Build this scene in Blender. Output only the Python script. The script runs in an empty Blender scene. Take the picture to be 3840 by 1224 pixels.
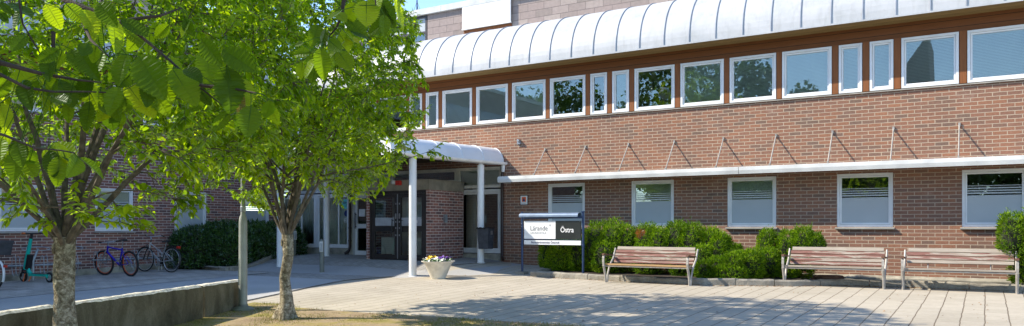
import bpy, math, random
import numpy as np
from mathutils import Vector, Matrix, noise as mnoise
random.seed(7); rng = np.random.default_rng(11)
R = math.radians
sc = bpy.context.scene
col = sc.collection
WM = {}                     # object -> world matrix

# ------------------------------------------------------------------ helpers
def tag(o, label=None, cat=None, group=None, kind=None):
    if label: o['label'] = label
    if cat: o['category'] = cat
    if group: o['group'] = group
    if kind: o['kind'] = kind
    return o

def place(o, parent=None, M=None):
    M = M if M is not None else (WM[parent] if parent else Matrix())
    WM[o] = M.copy()
    if parent:
        o.parent = parent
        o.matrix_local = WM[parent].inverted() @ M
    else:
        o.matrix_world = M
    return o

def empty(name, loc, rz=0, label=None, cat=None, group=None):
    o = bpy.data.objects.new(name, None); o.empty_display_size = .1
    col.objects.link(o)
    place(o, None, Matrix.Translation(loc) @ Matrix.Rotation(rz, 4, 'Z'))
    tag(o, label, cat, group)
    return o

def kids(o): return [c for c in bpy.data.objects if c.parent == o]
def copy_tree(o, parent=None):
    ch = kids(o)
    c = o.copy(); col.objects.link(c)
    if parent is not None: c.parent = parent
    for k in ch: copy_tree(k, c)
    return c

class MB:
    def __init__(s): s.v=[]; s.f=[]; s.m=[]; s.mi=0; s.X=None
    def add(s, vs, fs):
        b=len(s.v)
        if s.X is not None: vs=[tuple(s.X@Vector(p)) for p in vs]
        s.v+= [tuple(p) for p in vs]
        for f in fs: s.f.append(tuple(b+i for i in f)); s.m.append(s.mi)
    def box(s,x0,x1,y0,y1,z0,z1,skip=''):
        vs=[(x0,y0,z0),(x1,y0,z0),(x1,y1,z0),(x0,y1,z0),(x0,y0,z1),(x1,y0,z1),(x1,y1,z1),(x0,y1,z1)]
        F={'b':(3,2,1,0),'t':(4,5,6,7),'f':(0,1,5,4),'r':(1,2,6,5),'k':(2,3,7,6),'l':(3,0,4,7)}
        s.add(vs,[F[k] for k in F if k not in skip])
    def quad(s,*p): s.add(p,[tuple(range(len(p)))])
    def tube(s,pts,r,n=8,cap=True,closed=False):
        pts=[Vector(p) for p in pts]; N=len(pts)
        rs=r if isinstance(r,(list,tuple)) else [r]*N
        vs=[];fs=[];pu=None
        for i,p in enumerate(pts):
            if closed: d=(pts[(i+1)%N]-pts[i-1])
            else: d=(pts[min(i+1,N-1)]-pts[max(i-1,0)])
            d=d.normalized() if d.length>1e-9 else Vector((0,0,1))
            if pu is None:
                a=Vector((0,0,1)) if abs(d.z)<.9 else Vector((1,0,0)); u=d.cross(a).normalized()
            else:
                u=pu-d*pu.dot(d); u=u.normalized() if u.length>1e-6 else d.orthogonal().normalized()
            pu=u; w=d.cross(u)
            for k in range(n):
                t=2*math.pi*k/n; vs.append(p+(u*math.cos(t)+w*math.sin(t))*rs[i])
        for i in range(N if closed else N-1):
            for k in range(n):
                a=i*n+k;b=i*n+(k+1)%n;j=(i+1)%N
                fs.append((a,b,j*n+(k+1)%n,j*n+k))
        if cap and not closed:
            fs.append(tuple(range(n-1,-1,-1))); fs.append(tuple((N-1)*n+k for k in range(n)))
        s.add(vs,fs)
    def lathe(s,prof,c=(0,0,0),n=24,ax='Z'):
        vs=[];fs=[];L=len(prof)
        for k in range(n):
            t=2*math.pi*k/n;ct,st=math.cos(t),math.sin(t)
            for r,z in prof:
                p=(r*ct,r*st,z)
                if ax=='Y': p=(r*ct,z,r*st)
                if ax=='X': p=(z,r*ct,r*st)
                vs.append((p[0]+c[0],p[1]+c[1],p[2]+c[2]))
        for k in range(n):
            for i in range(L-1):
                a=k*L+i;b=((k+1)%n)*L+i; fs.append((a,b,b+1,a+1))
        s.add(vs,fs)
    def prism(s,poly,fn,a,b,cap=True):
        """poly 2-D points, fn(p, t) -> 3-D point; closed prism between a and b"""
        n=len(poly); vs=[fn(p,a) for p in poly]+[fn(p,b) for p in poly]
        fs=[(i,(i+1)%n,n+(i+1)%n,n+i) for i in range(n)]
        if cap: fs+= [tuple(range(n-1,-1,-1)),tuple(range(n,2*n))]
        s.add(vs,fs)
    def build(s,name,mats,parent=None,M=None,smooth=False):
        me=bpy.data.meshes.new(name); me.from_pydata(s.v,[],s.f)
        if not isinstance(mats,(list,tuple)): mats=[mats]
        for m in mats: me.materials.append(m)
        if len(mats)>1: me.polygons.foreach_set('material_index',s.m)
        if smooth:
            me.polygons.foreach_set('use_smooth',[True]*len(me.polygons))
            try: me.set_sharp_from_angle(angle=R(38))
            except Exception: pass
        me.update()
        o=bpy.data.objects.new(name,me); col.objects.link(o)
        return place(o,parent,M)

def np_mesh(name,V,F,mat,parent=None,M=None):
    """V (n,3), F (m,k) numpy"""
    me=bpy.data.meshes.new(name); k=F.shape[1]
    me.vertices.add(len(V)); me.vertices.foreach_set('co',V.astype(np.float32).ravel())
    me.loops.add(F.size); me.loops.foreach_set('vertex_index',F.astype(np.int32).ravel())
    me.polygons.add(len(F)); me.polygons.foreach_set('loop_start',np.arange(0,F.size,k,dtype=np.int32))
    me.update(calc_edges=True)
    me.materials.append(mat)
    o=bpy.data.objects.new(name,me); col.objects.link(o)
    return place(o,parent,M)

# ------------------------------------------------------------------ materials
class NT:
    def __init__(s,name):
        s.mat=bpy.data.materials.new(name); s.mat.use_nodes=True
        s.t=s.mat.node_tree; s.t.nodes.clear()
        s.out=s.n('ShaderNodeOutputMaterial')
    def n(s,typ,inp=None,**kw):
        nd=s.t.nodes.new(typ)
        for k,v in kw.items(): setattr(nd,k,v)
        for k,v in (inp or {}).items():
            if hasattr(v,'node'): s.t.links.new(v,nd.inputs[k])
            else: nd.inputs[k].default_value=v
        return nd
    def coord(s): return s.n('ShaderNodeTexCoord').outputs['Object']
    def noise(s,vec,scale,detail=4,rough=.55,dist=0):
        return s.n('ShaderNodeTexNoise',{'Vector':vec,'Scale':scale,'Detail':detail,'Roughness':rough,'Distortion':dist}).outputs['Fac']
    def scale(s,vec,x,y,z): return s.n('ShaderNodeVectorMath',{0:vec,1:(x,y,z)},operation='MULTIPLY').outputs[0]
    def ramp(s,fac,stops,interp='LINEAR'):
        r=s.n('ShaderNodeValToRGB',{'Fac':fac}); cr=r.color_ramp; cr.interpolation=interp
        while len(cr.elements)<len(stops): cr.elements.new(.5)
        for e,(p,c) in zip(cr.elements,stops): e.position=p; e.color=(*c,1) if len(c)==3 else c
        return r.outputs['Color']
    def mix(s,f,a,b,mode='MIX'):
        m=s.n('ShaderNodeMix',data_type='RGBA',blend_type=mode)
        for i,v in ((0,f),(6,a),(7,b)):
            if hasattr(v,'node'): s.t.links.new(v,m.inputs[i])
            else: m.inputs[i].default_value=(*v,1) if (isinstance(v,tuple) and len(v)==3) else v
        return m.outputs[2]
    def math(s,op,a,b=0,c=0):
        m=s.n('ShaderNodeMath',operation=op)
        for i,v in ((0,a),(1,b),(2,c)):
            if hasattr(v,'node'): s.t.links.new(v,m.inputs[i])
            else: m.inputs[i].default_value=v
        return m.outputs[0]
    def bump(s,h,dist=.005,st=.6): return s.n('ShaderNodeBump',{'Height':h,'Distance':dist,'Strength':st}).outputs['Normal']
    def pbr(s,base,rough=.6,metal=0,normal=None,spec=.5,**kw):
        i={'Base Color':(*base,1) if isinstance(base,tuple) and len(base)==3 else base,'Roughness':rough,'Metallic':metal,'Specular IOR Level':spec}
        if normal is not None: i['Normal']=normal
        i.update(kw)
        p=s.n('ShaderNodeBsdfPrincipled',i); return p.outputs[0]
    def done(s,sh): s.t.links.new(sh,s.out.inputs['Surface']); return s.mat

M={}
def simple(name,c,rough=.5,metal=0,var=.12,nscale=6,bump=0,spec=.5):
    t=NT(name); v=t.coord(); n=t.noise(v,nscale,5)
    c2=tuple(x*(1-var*1.6) for x in c); c3=tuple(min(1,x*(1+var)) for x in c)
    b=t.ramp(n,[(.3,c2),(.7,c3)])
    nm=t.bump(t.noise(v,nscale*12,3),bump,.5) if bump else None
    M[name]=t.done(t.pbr(b,rough,metal,nm,spec)); return M[name]

def brick_mat(name,stops,mortar,stain=.35):
    t=NT(name); v=t.coord()
    sx=t.n('ShaderNodeSeparateXYZ',{0:v})
    u=t.math('ADD',sx.outputs[0],sx.outputs[1])
    uz=t.n('ShaderNodeCombineXYZ',{0:u,1:sx.outputs[2],2:0.0}).outputs[0]
    wob=t.n('ShaderNodeTexNoise',{'Vector':uz,'Scale':9.0,'Detail':2.0})
    uz2=t.n('ShaderNodeVectorMath',{0:uz,1:t.scale(t.n('ShaderNodeVectorMath',{0:wob.outputs['Color'],1:(.5,.5,.5)},operation='SUBTRACT').outputs[0],.007,.007,0)},operation='ADD').outputs[0]
    br=t.n('ShaderNodeTexBrick',{'Vector':uz2,'Color1':(0,0,0,1),'Color2':(1,1,1,1),'Mortar':(.5,.5,.5,1),'Scale':1.0,'Mortar Size':.0075,'Mortar Smooth':.15,'Bias':0.0,'Brick Width':.25,'Row Height':.0777},offset=.5,offset_frequency=2)
    cb=t.ramp(br.outputs['Color'],stops)
    fine=t.noise(uz,26,4); cb=t.mix(.4,cb,t.ramp(fine,[(.3,(.6,.6,.6)),(.7,(1.25,1.2,1.15))]),'MULTIPLY')
    big=t.noise(uz,.9,5); cb=t.mix(stain,cb,t.ramp(big,[(.35,(.72,.72,.74)),(.65,(1.18,1.15,1.1))]),'MULTIPLY')
    eff=t.ramp(t.noise(uz,1.6,6,.65),[(.6,(0,0,0)),(.78,(1,1,1))]); cb=t.mix(t.math('MULTIPLY',eff,.3),cb,(.5,.42,.36))
    mo=t.mix(.5,mortar,t.ramp(t.noise(uz,3,5),[(.3,(.6,.58,.56)),(.7,(1,1,1))]),'MULTIPLY')
    c=t.mix(br.outputs['Fac'],cb,mo)
    h=t.math('ADD',t.math('MULTIPLY',br.outputs['Fac'],-1.0),t.math('MULTIPLY',fine,.35))
    M[name]=t.done(t.pbr(c,.88,0,t.bump(h,.006,.8),.25))
brick_mat('brick',[(0,(.175,.115,.088)),(.14,(.205,.12,.088)),(.3,(.232,.124,.086)),(.65,(.258,.13,.086)),(1,(.285,.138,.084))],(.46,.37,.275))
brick_mat('brick_dark',[(0,(.13,.08,.075)),(.3,(.19,.10,.088)),(.6,(.25,.118,.094)),(1,(.31,.135,.10))],(.62,.53,.46))

def block_mat():
    t=NT('stone_block'); v=t.coord(); sx=t.n('ShaderNodeSeparateXYZ',{0:v})
    u=t.math('ADD',sx.outputs[0],sx.outputs[1])
    uz=t.n('ShaderNodeCombineXYZ',{0:u,1:sx.outputs[2],2:0.0}).outputs[0]
    br=t.n('ShaderNodeTexBrick',{'Vector':uz,'Color1':(0,0,0,1),'Color2':(1,1,1,1),'Scale':1.0,'Mortar Size':.006,'Mortar Smooth':.1,'Brick Width':.53,'Row Height':.212},offset=.5)
    c=t.ramp(br.outputs['Color'],[(0,(.27,.225,.20)),(.5,(.33,.265,.24)),(1,(.38,.32,.285))])
    n=t.noise(uz,9,6); c=t.mix(.5,c,t.ramp(n,[(.3,(.75,.75,.75)),(.7,(1.15,1.12,1.1))]),'MULTIPLY')
    c=t.mix(br.outputs['Fac'],c,(.17,.14,.13))
    M['stone_block']=t.done(t.pbr(c,.85,0,t.bump(t.math('MULTIPLY',br.outputs['Fac'],-1.0),.008,.7),.25))
block_mat()

def metal_roof():
    t=NT('roof_metal'); v=t.coord(); n=t.noise(v,1.3,6,.6,.6); n2=t.noise(t.scale(v,3,3,.6),2.2,5,.65)
    c=t.ramp(n,[(.3,(.40,.415,.42)),(.55,(.475,.485,.49)),(.75,(.54,.545,.55))])
    c=t.mix(.5,c,t.ramp(n2,[(.25,(.66,.65,.62)),(.5,(.98,.98,.98)),(.8,(1.05,1.05,1.05))]),'MULTIPLY')
    st=t.ramp(t.noise(t.scale(v,5,5,.7),3.0,6,.7),[(.70,(0,0,0)),(.84,(1,1,1))]); c=t.mix(t.math('MULTIPLY',st,.5),c,(.30,.29,.27))
    M['roof_metal']=t.done(t.pbr(c,.5,0,t.bump(n,.02,.35),.4))
metal_roof()
simple('canopy_metal',(.74,.76,.78),.45,0,.06,1.6)  # lighter copy of roof_metal, whitened because the canopy faces away from the sun
simple('seam',(.30,.33,.38),.5,.2)
simple('white_paint',(.74,.75,.74),.42,0,.05,3,.0006)
simple('white_old',(.55,.56,.54),.5,0,.12,2.5,.001)
simple('frame_shade',(.60,.58,.50),.6,0,.12,3)
simple('gutter_white',(.80,.79,.76),.45,0,.1,4)
simple('brown_metal',(.035,.018,.014),.4,.1,.1,5)
simple('door_dark',(.022,.016,.013),.42,0,.2,6,.0005)
simple('beam_stone',(.24,.21,.15),.8,0,.25,3,.002)
simple('plinth',(.30,.28,.22),.9,0,.35,3.5,.012)
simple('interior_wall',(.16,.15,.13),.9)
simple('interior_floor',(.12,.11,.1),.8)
simple('flashing',(.34,.32,.28),.5,.1,.2,3)
simple('steel',(.42,.43,.44),.35,.9,.1,8)
simple('galv',(.36,.39,.42),.45,.7,.2,7)
simple('bench_metal',(.36,.34,.31),.55,.25,.18,9,.0006)
simple('black_plastic',(.012,.012,.014),.42,0,.2,8)
simple('rubber',(.018,.018,.019),.8,0,.2,10)
simple('teal_paint',(.0,.46,.36),.32,0,.05,5)
simple('navy_paint',(.02,.045,.115),.38,.1,.2,8)
simple('steel_blue',(.16,.22,.31),.42,.2,.15,6)
simple('blue_paint',(.03,.02,.42),.25,.1,.1,5)
simple('silver_paint',(.52,.54,.56),.3,.6,.05,5)
simple('orange_rim',(.60,.10,.03),.35,0,.1,5)
simple('orange_plastic',(.75,.17,.03),.4,0,.1,5)
simple('red_plastic',(.45,.02,.01),.35,0,.1,5)
simple('skyblue_paint',(.02,.16,.62),.3,0,.1,5)
simple('bag_fabric',(.045,.05,.06),.75,0,.3,8,.002)
simple('lamp_green',(.27,.29,.26),.55,.2,.15,4,.0008)
simple('bollard_grey',(.165,.175,.15),.6,.1,.15,6,.0008)
simple('planter_white',(.66,.62,.53),.75,0,.12,7,.002)
simple('soil',(.05,.036,.024),.95,0,.4,12,.01)
simple('sign_white',(.78,.79,.79),.35,0,.02,3)
simple('sign_black',(.015,.018,.018),.3,0,.1,3)
simple('text_grey',(.10,.11,.13),.5)
simple('text_pale',(.33,.34,.36),.5)
simple('text_white',(.85,.85,.85),.45,0,.01)
simple('text_navy',(.03,.04,.12),.5)
simple('teal_sticker',(.12,.55,.53),.4,0,.03)
simple('navy_sticker',(.015,.04,.16),.4,0,.05)
simple('paper',(.74,.76,.78),.6,0,.03)
simple('orange_sign',(.78,.15,.02),.45,0,.03)
simple('yellow_petal',(.85,.55,.01),.55,0,.15,30)
simple('white_petal',(.8,.8,.74),.55,0,.05,30)
simple('violet_petal',(.10,.02,.30),.55,0,.3,30)
simple('near_twig',(.05,.036,.025),.9,0,.4,14,.004)
simple('bark_limb',(.12,.10,.07),.9,0,.4,14,.006)
simple('twig',(.10,.075,.05),.9,0,.3,20)
simple('dry_leaf',(.33,.17,.06),.8,0,.4,40)
simple('film',(.40,.44,.45),.55,0,.02,3)
simple('blind',(.84,.85,.78),.55,0,.03,3)
simple('curtain',(.82,.84,.79),.85,0,.1,3)
simple('roof_dark',(.05,.05,.05),.8)
simple('iron',(.10,.06,.045),.8,.3,.3,9,.002)
simple('far_tile',(.10,.09,.09),.8)
simple('lamp_glass',(.7,.72,.7),.3)

def wood(name,ca,cb,board=.0,axis='x',rough=.65,gap=(.02,.01,.006),bz=2):
    t=NT(name); v=t.coord()
    g=t.scale(v,1.2,9,22) if axis=='x' else t.scale(v,22,9,1.2)
    n=t.noise(g,2.2,6,.65,.4); c=t.ramp(n,[(.25,ca),(.75,cb)])
    if board:
        sx=t.n('ShaderNodeSeparateXYZ',{0:v}).outputs[bz]
        m=t.math('MODULO',t.math('ADD',t.math('DIVIDE',sx,board),200.0),1.0)
        e=t.math('LESS_THAN',m,.07); c=t.mix(e,c,gap)
        idx=t.math('FLOOR',t.math('ADD',t.math('DIVIDE',sx,board),200.0))
        wn=t.n('ShaderNodeTexWhiteNoise',{'W':idx},noise_dimensions='1D').outputs['Value']
        c=t.mix(.5,c,t.ramp(wn,[(0,(.7,.7,.7)),(1,(1.2,1.2,1.2))]),'MULTIPLY')
    M[name]=t.done(t.pbr(c,rough,0,t.bump(n,.002,.4),.35))
wood('cladding',(.13,.048,.014),(.22,.082,.024),.145)
wood('post_wood',(.16,.056,.016),(.27,.096,.027),0,'z')
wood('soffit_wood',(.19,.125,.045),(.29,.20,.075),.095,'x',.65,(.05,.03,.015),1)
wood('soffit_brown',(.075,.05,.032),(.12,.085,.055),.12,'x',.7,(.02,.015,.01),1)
def bench_wood(name,peel,bare):
    t=NT(name); v=t.coord()
    n=t.noise(t.scale(v,1.3,14,16),1.6,6,.6,.5)
    paint=t.ramp(t.noise(t.scale(v,3,20,30),2,5),[(.3,(.15,.065,.052)),(.7,(.25,.13,.105))])
    raw=t.ramp(t.noise(t.scale(v,1.5,30,60),2,6,.7),[(.25,(.17,.135,.10)),(.75,(.46,.41,.345))])
    if bare: c=raw
    else: c=t.mix(t.ramp(n,[(peel-.03,(0,0,0)),(peel+.03,(1,1,1))]),paint,raw)
    M[name]=t.done(t.pbr(c,.78,0,t.bump(n,.002,.5),.25))
bench_wood('bench_peeling',.53,False); bench_wood('bench_bare',.5,True); bench_wood('bench_worn',.50,False)
wood('bench_seat',(.30,.17,.07),(.50,.33,.16))
wood('arm_wood',(.07,.035,.02),(.14,.07,.04))

def glass_mat():
    t=NT('window_glass')
    fr=t.n('ShaderNodeFresnel',{'IOR':2.45}).outputs[0]
    wob=t.bump(t.noise(t.coord(),.8,2),.0015,.2)
    g=t.n('ShaderNodeBsdfGlossy',{'Color':(.86,.95,.90,1),'Roughness':.008,'Normal':wob})
    tr=t.n('ShaderNodeBsdfTransparent',{'Color':(.88,.93,.92,1)})
    m=t.n('ShaderNodeMixShader',{0:fr,1:tr.outputs[0],2:g.outputs[0]})
    M['glass']=t.done(m.outputs[0])
glass_mat()

def leaf_mat(name,ramp_stops,trans,tw=.45,gloss=.12,rough=.42):
    t=NT(name)
    ri=t.n('ShaderNodeNewGeometry').outputs['Random Per Island']
    c=t.ramp(ri,ramp_stops)
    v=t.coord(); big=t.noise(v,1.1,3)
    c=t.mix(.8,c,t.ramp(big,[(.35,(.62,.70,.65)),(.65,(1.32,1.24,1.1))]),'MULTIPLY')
    d=t.n('ShaderNodeBsdfDiffuse',{'Color':c,'Roughness':.6})
    tc=t.mix(1.0,c,trans,'MULTIPLY')
    tl=t.n('ShaderNodeBsdfTranslucent',{'Color':tc})
    m=t.n('ShaderNodeMixShader',{0:tw,1:d.outputs[0],2:tl.outputs[0]})
    g=t.n('ShaderNodeBsdfGlossy',{'Color':(.75,.85,.8,1),'Roughness':rough})
    fr=t.n('ShaderNodeFresnel',{'IOR':1.42}).outputs[0]
    m2=t.n('ShaderNodeMixShader',{0:t.math('MULTIPLY',fr,gloss*6),1:m.outputs[0],2:g.outputs[0]})
    M[name]=t.done(m2.outputs[0])
leaf_mat('leaf',[(0,(.11,.195,.006)),(.5,(.19,.30,.008)),(.9,(.27,.38,.012)),(1,(.34,.43,.03))],(2.1,2.1,.5),.60,.03,.5)
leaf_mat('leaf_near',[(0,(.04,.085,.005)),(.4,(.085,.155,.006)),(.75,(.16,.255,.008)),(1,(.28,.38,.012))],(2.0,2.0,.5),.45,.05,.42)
leaf_mat('leaf_tip',[(0,(.10,.06,.015)),(.5,(.13,.14,.02)),(1,(.20,.10,.03))],(1.8,1.6,.8),.4,.1)
leaf_mat('yew',[(0,(.04,.09,.005)),(.45,(.11,.215,.008)),(.8,(.24,.37,.012)),(1,(.36,.48,.02))],(1.4,1.6,.6),.28,.01,.6)
leaf_mat('yew_brown',[(0,(.35,.12,.02)),(1,(.5,.2,.05))],(1.2,1.0,.8),.2,.05)
leaf_mat('laurel',[(0,(.022,.065,.014)),(.6,(.04,.10,.018)),(1,(.07,.14,.025))],(1.3,1.6,.8),.15,.14,.35)
leaf_mat('far_leaf',[(0,(.04,.08,.012)),(1,(.13,.21,.03))],(1.6,1.9,.8),.3,.08)
leaf_mat('grass_blade',[(0,(.22,.19,.06)),(.45,(.28,.25,.09)),(.8,(.16,.22,.04)),(1,(.36,.30,.14))],(1.2,1.2,.8),.25,.0)
leaf_mat('herb',[(0,(.05,.13,.02)),(1,(.10,.20,.03))],(1.5,1.6,.8),.3,.05)

def bark():
    t=NT('bark'); v=t.coord()
    n=t.noise(t.scale(v,8,8,9),2.0,7,.66,.8); n2=t.noise(t.scale(v,3,3,2),2,5)
    vo=t.n('ShaderNodeTexVoronoi',{'Vector':t.scale(v,14,14,16),'Scale':1.6},feature='DISTANCE_TO_EDGE').outputs['Distance']
    c=t.ramp(n,[(.34,(.09,.07,.045)),(.46,(.20,.17,.12)),(.58,(.38,.34,.26)),(.70,(.55,.51,.42))])
    c=t.mix(.45,c,t.ramp(n2,[(.35,(.55,.60,.40)),(.65,(1.1,1.05,1))]),'MULTIPLY')
    c=t.mix(t.math('MULTIPLY',t.ramp(vo,[(0,(1,1,1)),(.09,(0,0,0))]),.5),c,(.06,.05,.035))
    h=t.math('ADD',n,t.math('MULTIPLY',vo,.6))
    M['bark']=t.done(t.pbr(c,.9,0,t.bump(h,.02,.8),.2))
bark()

def paving(name,w,h,ca,cb,joint,mort=.006,off=.5,rot=0,grow=.35,bias=0):
    t=NT(name); v=t.coord(); sx=t.n('ShaderNodeSeparateXYZ',{0:v})
    yx=t.n('ShaderNodeCombineXYZ',{0:sx.outputs[1],1:sx.outputs[0],2:0.0}).outputs[0]   # rows run along Y
    wob=t.n('ShaderNodeTexNoise',{'Vector':yx,'Scale':2.5,'Detail':2.0})
    yx=t.n('ShaderNodeVectorMath',{0:yx,1:t.scale(t.n('ShaderNodeVectorMath',{0:wob.outputs['Color'],1:(.5,.5,.5)},operation='SUBTRACT').outputs[0],.03,.03,0)},operation='ADD').outputs[0]
    br=t.n('ShaderNodeTexBrick',{'Vector':yx,'Color1':(0,0,0,1),'Color2':(1,1,1,1),'Scale':1.0,'Mortar Size':mort,'Mortar Smooth':.3,'Brick Width':w,'Row Height':h},offset=off)
    # row-only joints are the strong ones
    row=t.math('ABSOLUTE',t.math('SUBTRACT',t.math('MODULO',t.math('ADD',t.math('DIVIDE',t.n('ShaderNodeSeparateXYZ',{0:yx}).outputs[1],h),400.0),1.0),.5))
    rj=t.math('GREATER_THAN',row,.5-.9*mort/h)
    c=t.ramp(br.outputs['Color'],[(0,ca),(.5,tuple((a+b)/2 for a,b in zip(ca,cb))),(1,cb)])
    n=t.noise(v,14,6,.7); c=t.mix(.6,c,t.ramp(n,[(.3,(.82,.82,.82)),(.7,(1.1,1.1,1.1))]),'MULTIPLY')
    n3=t.noise(v,.7,6,.6); c=t.mix(.6,c,t.ramp(n3,[(.35,(.82,.81,.79)),(.65,(1.1,1.1,1.1))]),'MULTIPLY')
    sp=t.ramp(t.noise(v,34,2,.5),[(.73,(0,0,0)),(.77,(1,1,1))]); c=t.mix(t.math('MULTIPLY',sp,.5),c,(.09,.07,.05))
    jf=t.math('MAXIMUM',t.math('MULTIPLY',br.outputs['Fac'],grow),t.math('MULTIPLY',rj,.85))
    c=t.mix(jf,c,joint)
    M[name]=t.done(t.pbr(c,.85,0,t.bump(t.math('ADD',t.math('MULTIPLY',jf,-1.0),t.math('MULTIPLY',n,.2)),.004,.6),.25))
paving('plaza',.42,.285,(.41,.37,.295),(.455,.41,.33),(.12,.09,.06),.0085,grow=.28)
paving('bike_slabs',.35,.35,(.37,.345,.305),(.50,.47,.42),(.13,.115,.10),.011,.5,0,.85)
paving('apron',.21,.14,(.31,.30,.275),(.40,.385,.35),(.15,.14,.125),.007,.5,0,.6)
def asphalt():
    t=NT('asphalt'); v=t.coord(); n=t.noise(v,60,3,.7); n2=t.noise(v,.6,5)
    c=t.ramp(n,[(.3,(.33,.33,.32)),(.7,(.45,.445,.43))]); c=t.mix(.6,c,t.ramp(n2,[(.3,(.8,.8,.8)),(.7,(1.15,1.15,1.15))]),'MULTIPLY')
    M['asphalt']=t.done(t.pbr(c,.9,0,t.bump(n,.004,.5),.2))
asphalt()
def lawn():
    t=NT('lawn'); v=t.coord(); n=t.noise(v,1.7,7,.62,.4); f=t.noise(v,70,4,.7)
    c=t.ramp(n,[(.34,(.28,.215,.145)),(.5,(.36,.29,.185)),(.60,(.32,.27,.11)),(.72,(.20,.21,.06))])
    c=t.mix(.8,c,t.ramp(f,[(.3,(.55,.52,.5)),(.7,(1.35,1.3,1.25))]),'MULTIPLY')
    M['lawn']=t.done(t.pbr(c,.95,0,t.bump(f,.012,.8),.1))
lawn()
def conc():
    t=NT('old_concrete'); v=t.coord(); n=t.noise(t.scale(v,1,1,.45),2.6,7,.7,.5); f=t.noise(v,45,4,.7)
    c=t.ramp(n,[(.3,(.06,.052,.032)),(.48,(.12,.105,.066)),(.7,(.21,.185,.125))])
    c=t.mix(.6,c,t.ramp(f,[(.3,(.65,.65,.62)),(.7,(1.25,1.22,1.18))]),'MULTIPLY')
    M['old_concrete']=t.done(t.pbr(c,.93,0,t.bump(t.math('ADD',f,n),.012,.8),.15))
    t=NT('kerb'); v=t.coord(); n=t.noise(v,4,6,.7); f=t.noise(v,50,3,.7)
    c=t.ramp(n,[(.3,(.20,.185,.155)),(.7,(.38,.35,.29))]); c=t.mix(.5,c,t.ramp(f,[(.3,(.6,.6,.6)),(.7,(1.2,1.2,1.2))]),'MULTIPLY')
    M['kerb']=t.done(t.pbr(c,.9,0,t.bump(t.math('ADD',f,n),.015,.8),.2))
conc()

# ------------------------------------------------------------------ terrain
def S(x): x=max(0,min(1,x)); return x*x*(3-2*x)
def hz(x,y):
    b=.026*max(-12,min(18,y))
    return b+.25*S((y-14.6)/1.8)*S((-x-10.6)/1.8)*S((x+21.0)/2.5) + .10*S((y-15.2)/2.5)*S((-x-8.6)/1.6)*S((x+12.4)/1.6)

def sheet(name,xs,ys,off,mat,xlo=None,xhi=None):
    mb=MB(); nx=len(xs)
    for y in ys:
        for i,x in enumerate(xs):
            if xlo: 
                a,b=xlo(y),xhi(y); xx=a+(b-a)*i/(nx-1)
            else: xx=x
            mb.v.append((xx,y,hz(xx,y)+off))
    for j in range(len(ys)-1):
        for i in range(nx-1):
            a=j*nx+i; mb.f.append((a,a+1,a+nx+1,a+nx)); mb.m.append(0)
    return tag(mb.build(name,mat),kind='structure')
def lin(a,b,n): return [a+(b-a)*i/n for i in range(n+1)]
sheet('ground',[-400,-120,-60]+lin(-30,10,20)+[30,60,120,400],[-400,-120,-60,-30,-12]+lin(-10,18,14)+[22,60,120,400],-.03,M['asphalt'])
sheet('paving',lin(-13.2,14,90),lin(-6,17.995,96),.004,M['plaza'])
PB=[(9.3,-11.4),(9.6,-11.49),(10.93,-11.95),(13.09,-12.7),(13.98,-12.5),(14.82,-12.04),(16.22,-11.72),(17.99,-11.35)]
def xb(y):
    for (y0,x0),(y1,x1) in zip(PB,PB[1:]):
        if y<=y1: return x0+(x1-x0)*(y-y0)/(y1-y0)
    return PB[-1][1]
sheet('entrance_pavement',lin(0,1,48),lin(9.3,17.99,56),.012,M['apron'],lambda y:-20.39,xb)
sheet('path',lin(0,1,10),lin(-12,13.2,20),.020,M['asphalt'],lambda y:-16.35,lambda y:-9.0 if y<4 else (-9.0-(y-4)*.5 if y<9.3 else (xb(y)-.02)))
sheet('pavement',lin(-20.39,-16.2,8),lin(-2,14.0,16),.028,M['bike_slabs'])
simple('kerb_dark',(.13,.11,.09),.9)
simple('sunlit_concrete',(.66,.62,.54),.9,0,.3,20,.006)  # low wall's top concrete, the sun's brightness put into its colour
# edging between path and plaza
mb=MB()
pts=[(xb(y)-.03,y,hz(xb(y),y)+.018) for y in lin(9.3,17.3,50)]
mb.tube(pts,.007,6); tag(mb.build('kerb_edging',M['kerb_dark']),kind='structure')
# lawn
LB=[(-10.62,8.70),(-11.05,9.22),(-10.44,9.25),(-9.73,9.03),(-8.6,9.02),(-7.6,9.1),(-6.6,9.2),(-5.77,9.22),(-4.96,9.31),(-3.0,9.42),(2.0,9.7)]
mb=MB()
top=[]
for (x0,y0),(x1,y1) in zip(LB,LB[1:]):
    for k in range(8):
        t=k/8; x=x0+(x1-x0)*t; y=y0+(y1-y0)*t
        top.append((x,y+.05*mnoise.noise(Vector((x*3.1,y*3,1)))))
top.append(LB[-1])
low=[(-10.62+ (i/(len(top)-1))*12.62, 3.8) for i in range(len(top))]
low=[(max(x,-8.35),y) for x,y in low]
nr=14
for j in range(nr+1):
    s=j/nr
    for (xa,ya),(xc,yc) in zip(top,low):
        x=xa+(xc-xa)*s; y=ya+(yc-ya)*s
        mb.v.append((x,y,hz(x,y)+.034+ (.012*mnoise.noise(Vector((x*1.3,y*1.3,4))) if 0<j else -.008)))
n=len(top)
for j in range(nr):
    for i in range(n-1):
        a=j*n+i; mb.f.append((a,a+n,a+n+1,a+1)); mb.m.append(0)
tag(mb.build('lawn_ground',M['lawn']),kind='structure')
mb=MB(); mb.v=[(-8.2,3.85,hz(0,3.85)+.03),(2,3.85,hz(0,3.85)+.03),(2,-6,hz(0,-6)+.03),(-8.2,-6,hz(0,-6)+.03)]; mb.f=[(0,3,2,1)]; mb.m=[0]
tag(mb.build('lawn_ground',M['lawn']),kind='structure')

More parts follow.
